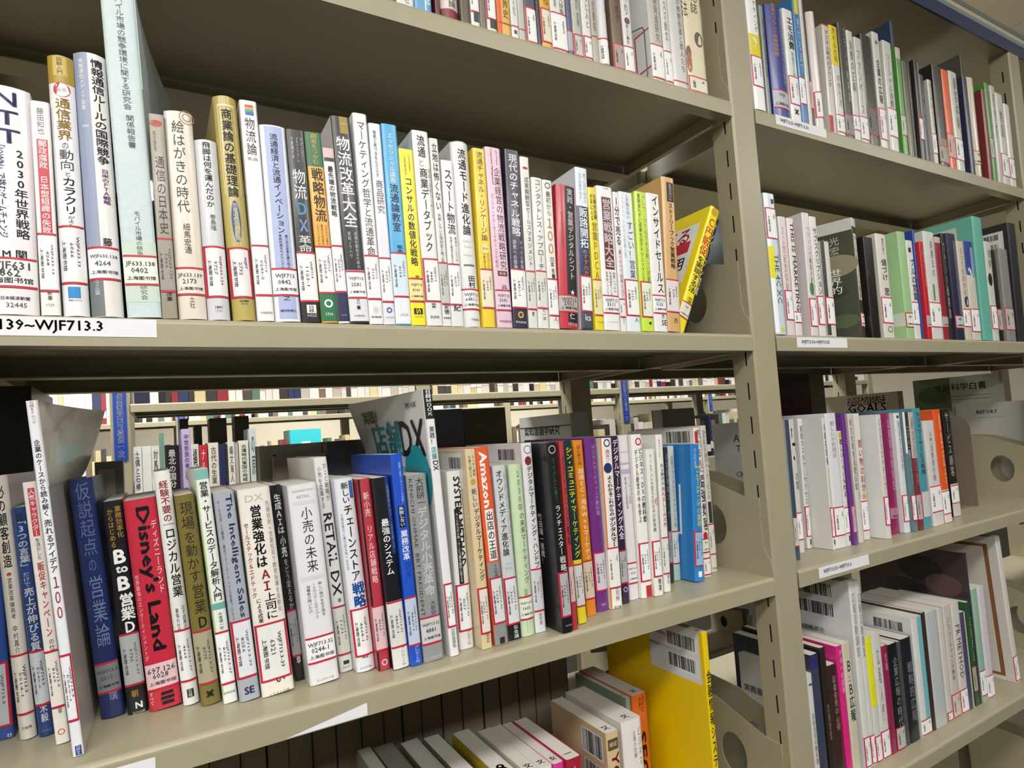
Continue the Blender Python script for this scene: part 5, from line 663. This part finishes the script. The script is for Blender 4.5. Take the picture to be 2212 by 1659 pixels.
FOREEDGE=[(-0.740,0.025,0.254,'7a7060'),(-0.714,0.035,0.252,'6a6050'),(-0.678,0.030,0.267,'4a4640'),(-0.646,0.026,0.243,'4a4640'),(-0.620,0.030,0.254,'4a4640'),(-0.589,0.031,0.240,'5a5244'),(-0.557,0.034,0.253,'6a6050'),(-0.522,0.031,0.237,'6a6050'),(-0.490,0.026,0.236,'7a7060'),(-0.462,0.029,0.260,'4a4640'),(-0.433,0.032,0.267,'4a4640'),(-0.400,0.032,0.255,'5a5244'),(-0.367,0.034,0.238,'5a5244'),(-0.331,0.029,0.244,'4a4640'),(-0.301,0.033,0.265,'4a4640'),(-0.267,0.029,0.249,'7a7060'),(-0.237,0.029,0.249,'5a5244'),(-0.207,0.035,0.259,'6a6050')]
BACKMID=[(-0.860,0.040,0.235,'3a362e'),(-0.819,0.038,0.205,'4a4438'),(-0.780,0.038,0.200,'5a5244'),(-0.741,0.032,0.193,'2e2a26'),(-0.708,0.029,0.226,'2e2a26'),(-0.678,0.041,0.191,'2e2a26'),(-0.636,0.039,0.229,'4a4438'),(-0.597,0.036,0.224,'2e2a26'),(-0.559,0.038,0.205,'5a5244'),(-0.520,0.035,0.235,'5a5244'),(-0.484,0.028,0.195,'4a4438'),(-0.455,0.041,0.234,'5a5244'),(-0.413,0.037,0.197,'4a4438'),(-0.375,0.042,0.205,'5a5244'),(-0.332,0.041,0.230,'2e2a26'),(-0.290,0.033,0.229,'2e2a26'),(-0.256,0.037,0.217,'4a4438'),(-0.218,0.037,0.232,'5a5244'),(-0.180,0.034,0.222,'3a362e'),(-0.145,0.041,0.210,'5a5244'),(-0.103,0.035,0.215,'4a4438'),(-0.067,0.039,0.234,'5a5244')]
ORD=['first', 'second', 'third', 'fourth', 'fifth', 'sixth', 'seventh', 'eighth', 'ninth', 'tenth', 'eleventh', 'twelfth', 'thirteenth', 'fourteenth', 'fifteenth', 'sixteenth', 'seventeenth', 'eighteenth', 'nineteenth', 'twentieth', 'twenty-first', 'twenty-second', 'twenty-third', 'twenty-fourth', 'twenty-fifth', 'twenty-sixth', 'twenty-seventh', 'twenty-eighth', 'twenty-ninth', 'thirtieth', 'thirty-first', 'thirty-second', 'thirty-third', 'thirty-fourth', 'thirty-fifth', 'thirty-sixth', 'thirty-seventh', 'thirty-eighth', 'thirty-ninth']
FARLOW=[
(-0.816,0.022,0.221,'dcdce2','444444','土偶と石棒','white spine with vertical grey title right beside the left blue sign'),
(-0.793,0.024,0.221,'d8dcd8','9aa8a0','','white spine with a green head, second right of the left blue sign'),
(-0.768,0.021,0.220,'d4d2ca','444444','対馬海峡','off-white spine third right of the left blue sign on the far lower row'),
(-0.746,0.012,0.258,'6a9080','dddddd','','grey-green taller spine among the white ones on the far lower row'),
(-0.732,0.036,0.219,'1a1a1c','e8e8e8','最北の国分','wide black spine with white lettering on the far lower row'),
(-0.695,0.005,0.218,'5a3a7a','dddddd','','hair-thin purple spine left of the violet tall one, far lower row'),
(-0.686,0.025,0.267,'b4a4d0','55407a','中世奈良の考古学','tall violet spine on the far lower row'),
(-0.661,0.021,0.218,'ccccc8','444444','縄文','narrow white spine right of the tall violet one, far lower row'),
(-0.638,0.022,0.214,'b82a3c','eeeeee','ナルコ','crimson spine on the far lower row'),
(-0.613,0.029,0.219,'d6d2c8','66645c','古代の生業','cream white spine right of the crimson one, far lower row'),
(-0.583,0.019,0.213,'262c58','c8c8d8','','navy spine on the far lower row'),
(-0.563,0.005,0.211,'3a3424','c8b860','','thin dark gilt spine beside the navy one, far lower row'),
(-0.557,0.020,0.218,'d8d8d4','555555','縄文海人','white spine between navy and grey brown, far lower row'),
(-0.536,0.010,0.214,'aaa39c','884433','','slim grey brown spine on the far lower row'),
(-0.524,0.029,0.220,'d8d6d0','333333','古墳時代東国の地域','white spine with bold dark title near the row of thin ones, far lower row'),
(-0.492,0.021,0.257,'c0c8cc','6a7a80','の原','pale blue-grey tall spine on the far lower row')
]
# ---------------------------------------------------------------- metal bookends
def bookend(loc,label,h,l,col):
    r=thing('bookend',label,'bookend',loc)
    q=MB(); n=6; c=.03
    pts=[(0,0),(l,0),(l,h-.006)]+[(l-.006,h)]+[(c-c*math.sin(i*math.pi/2/n),h-c+c*math.cos(i*math.pi/2/n)) for i in range(n+1)]
    k=len(pts)
    q.add([(0,y,z) for y,z in pts]+[(.0014,y,z) for y,z in pts],[tuple(range(k)),tuple(range(2*k-1,k-1,-1))]+[(i,(i+1)%k,k+(i+1)%k,k+i) for i in range(k)],mat(col,'steel')); q.build('plate',r)
    q=MB(); q.box((-.06,.01,0),(0,l-.01,.0012),mat(col,'steel')); q.build('foot',r)
    return r
bookend((.788,.082,-.3496),'grey brown steel bookend holding the right bay lower row',.2,.13,'7d7264')
wb=thing('wire_bookend','dark green wire bookend before the white cover on the upper shelf','bookend',(-.1535,0,.3505))
cu=bpy.data.curves.new('wire','CURVE'); cu.dimensions='3D'; cu.bevel_depth=.0008; cu.bevel_resolution=2
P=[(.13,.001),(.02,.001),(.013,.004),(.011,.012),(.011,.072),(.014,.078),(.13,.11)]
s=cu.splines.new('POLY'); s.points.add(len(P)-1)
for p,(y,z) in zip(s.points,P): p.co=(0,y,z,1)
o=bpy.data.objects.new('wire',cu); C.objects.link(o); dg=bpy.context.evaluated_depsgraph_get(); dg.update()
me=bpy.data.meshes.new_from_object(o.evaluated_get(dg)); bpy.data.objects.remove(o); me.materials.clear(); me.materials.append(mat('3c4a40','steel')); obj('wire_loop',me,wb)
# ---------------------------------------------------------------- books on the far face of the same bookcase
def faceout(x,z,w,h,y,t,col,label,ops=(),lean=0,edge=None):
    """a book standing with its cover towards the aisle"""
    r=thing('book',label,'book',(x,y,z+.0004),(lean,0,0),'books on the far face of the bookcase' if y<1 else 'boxes above the far lower row')
    q=MB(); m=mat(col,'cover'); q.box((0,0,0),(w,.0008,h),m); q.box((0,t-.0008,0),(w,t,h),m); q.box((w-.0008,.0009,0),(w,t-.0009,h),m); q.build('cover',r)
    q=MB(); q.box((.001,.0009,.0005),(w-.0012,t-.0009,h-.0005),mat('cfc8bc','paper')); q.build('page_block',r)
    if ops:
        emit(r,ops,lambda a,b,e:(a,-e,b),w,h)
    return r
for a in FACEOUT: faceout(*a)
for x,y,z,w,h,d,c,lab,sd in SIDEOUT: book((x,y,z),w,h,d,0,0,c,lab,'books on the far face of the bookcase' if x<1 else 'books beyond the right bay',(),sd)
ZB=-.70
for i,(x,w,h,c) in enumerate(FOREEDGE):
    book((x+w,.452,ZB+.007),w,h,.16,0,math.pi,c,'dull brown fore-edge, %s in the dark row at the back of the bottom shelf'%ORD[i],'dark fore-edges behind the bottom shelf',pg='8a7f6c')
for i,(x,w,h,c) in enumerate(BACKMID):
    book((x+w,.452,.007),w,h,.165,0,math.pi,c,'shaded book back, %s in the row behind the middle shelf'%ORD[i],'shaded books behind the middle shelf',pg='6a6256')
# ---------------------------------------------------------------- the next aisles
R2=1.56; X2=-.87; Z2=.046
RANGE2,SV2=bookcase(X2,4,R2,Z2,'second khaki steel bookcase across the next aisle, seen between the shelves',False)
RANGE3,SV3=bookcase(-.66-PITCH,6,3.0,.06,'farthest steel bookcase, seen small between the books of the second one',False)
def sign(x,y,z0,h,label,txt,w=.034):
    r=thing('notice_sign',label,'sign',(x,y,z0)); q=MB(); c=.005; n=4
    pts=[]
    for cx,cz,a0 in ((w/2-c,c,-90),(w/2-c,h-c,0),(-w/2+c,h-c,90),(-w/2+c,c,180)):
        for k in range(n+1):
            a=math.radians(a0+90*k/n); pts.append((cx+c*math.cos(a),cz+c*math.sin(a)))
    k=len(pts); q.add([(a,-.003,b) for a,b in pts]+[(a,0,b) for a,b in pts],[tuple(range(k)),tuple(range(2*k-1,k-1,-1))]+[(i,(i+1)%k,k+(i+1)%k,k+i) for i in range(k)],mat('1f3f9a','cover')); q.build('plate',r)
    q=MB(); F=Face(q,lambda a,b,e:(a-w/2,-.003-e,b),w,h); F.vtext(txt,.5,.03,.97,.5,'e8ecf4',1); q.build('lettering',r)
sign(X2+PW/2,R2-.0005,-.121,.27,'blue sign with white Chinese lettering on the left post of the second bookcase','册 在借阅期内可续借一次')
sign(X2+2*PITCH+PW/2,R2-.0005,-.112,.27,'blue sign on the post right of the white stacked book','册 在借阅期内可续借一次')
sign(-.66+PW/2,2.9995,-.1,.27,'small distant blue sign above the violet book','册 在借阅期内可续借一次')
sign(-.66+3*PITCH+PW/2+PITCH,2.9995,-.06,.27,'small distant blue sign near the steel shelf end','册 在借阅期内可续借一次')
def plain(x,y,z,w,h,d,col,bands,label,group):
    """a far book: one mesh, its label bands in its own material slots"""
    q=MB(); q.box((0,0,0),(w,d,h),mat(col,'cover')); put=lambda a,b,e:(a,-e,b); F=Face(q,put,w,h)
    for v0,v1,c in bands: F.rect(0.04,.96,v0,v1,c,seg=1)
    o=q.build('book'); o.location=(x,y,z+.0004); tag(o,label,'book',group); return o
PAL=['d8d6d2','e2e0dc','cfc8bc','e4e2de','d8d4cc','c8b890','3a3634','22202a','7a6a58','b8b0a4','dcdad8','4a4644','8a3038','d4c8a0','2c3a5a','5a7a6a','e0dede','d2cec8']
NAMES={'d8d6d2':'white','e2e0dc':'white','cfc8bc':'pale beige','e4e2de':'white','d8d4cc':'off-white','c8b890':'tan','3a3634':'black','22202a':'black','7a6a58':'brown','b8b0a4':'grey','dcdad8':'white','4a4644':'dark grey','8a3038':'red','d4c8a0':'cream','2c3a5a':'navy','5a7a6a':'grey green','e0dede':'white','d2cec8':'off-white'}
r2=random.Random(5); x=X2+PW+.012; k=0
top2=Z2; FARB=MB()
def far(q,x,y,z,w,h,d,c,lab=True):
    z+=.0006
    q.box((x,y,z),(x+w,y+d,z+h),mat(c,'cover'))
    if lab:
        a=r2.uniform(.10,.2)*.2
        for z0,z1,cc in ((a,a+.034,'dcdcda'),(a-.0016,a,'b3263a'),(a+.034,a+.0356,'b3263a')): q.add([(x+.0005,y-.0003,z+z0),(x+w-.0005,y-.0003,z+z0),(x+w-.0005,y-.0003,z+z1),(x+.0005,y-.0003,z+z1)],[(0,1,2,3)],mat(cc))
while x<X2+4*PITCH:
    w=r2.uniform(.014,.032); h=r2.uniform(.18,.22); c=r2.choice(PAL)
    i=(x-X2)/PITCH; fr=i-int(i)
    if fr*PITCH<PW+.005: x+=.01; continue
    if (fr*PITCH+w)>PITCH-.004: x+=.01; continue
    a=r2.uniform(.72,.84); bands=[(a-.18,a,'dcdcda'),(a-.19,a-.18,'b3263a'),(a,a+.01,'b3263a')]
    if k==0: c='23263c'; w=.04; bands=[(.5,.78,'e0e0e0'),(.78,.8,'b3263a')]
    if k<32: plain(x,R2+.01,top2,w,h,.14,c,bands,'%s spine, %s right of the left blue sign on the far upper row'%(NAMES.get(c,'navy and white'),ORD[k]),'books on the far upper row')
    else: far(FARB,x,R2+.01,top2,w,h,.14,c)
    k+=1; x+=w+.0012
for i,(x,w,h,c,tc,t,dsc) in enumerate(FARLOW):
    book((x,R2+.012,Z2-.35),w,h,.14,0,0,c,dsc,'books on the far lower row',[['t',t,.5,.06,.6,.55,tc,1]] if t else ())
# the remaining far rows, too many and too small to tell apart
def row(q,x0,x1,y,z,sk=0):
    x=x0
    while x<x1:
        w=r2.uniform(.014,.034); h=r2.uniform(.17,.23)
        if x+w<x1+.02 and not(abs(z+.29)<.01 and x+w>-.11 and x<.08): far(q,x,y,z,w,h,.14,r2.choice(PAL))
        x+=w+.001+(r2.uniform(.02,.08) if sk and r2.random()<sk else 0)
for i in range(4):
    a=X2+i*PITCH+PW+.01; b=a+PITCH-PW-.045
    if i==1: row(FARB,a+.45,b,R2+.012,Z2-.35,.1)
    if i>1: row(FARB,a,b,R2+.012,Z2-.35,.05)
    row(FARB,a,b,R2+.012,Z2+.35)
for i in range(6):
    a=-.66-PITCH+i*PITCH+PW+.01; b=a+PITCH-PW-.045
    for z in (.06+.35,.06,.06-.35): row(FARB,a,b,3.012,z,.06)
    row(FARB,a,b,3.0+.34,.067,.3)
fb=FARB.build('distant_books'); tag(fb,'tightly packed small book spines on the farther shelves','books',None,'stuff')
q=thing('box_file','turquoise box standing on the farthest bookcase','box',(-.1,3.02,-.2894))
m=MB(); m.box((0,0,0),(.17,.2,.27),mat('3ac0cc','cover')); m.build('case',q)
m=MB(); m.box((.06,-.001,.16),(.11,-.0002,.2),mat('d8eef0')); m.build('tab',q)
bpy.data.objects.remove(_to)
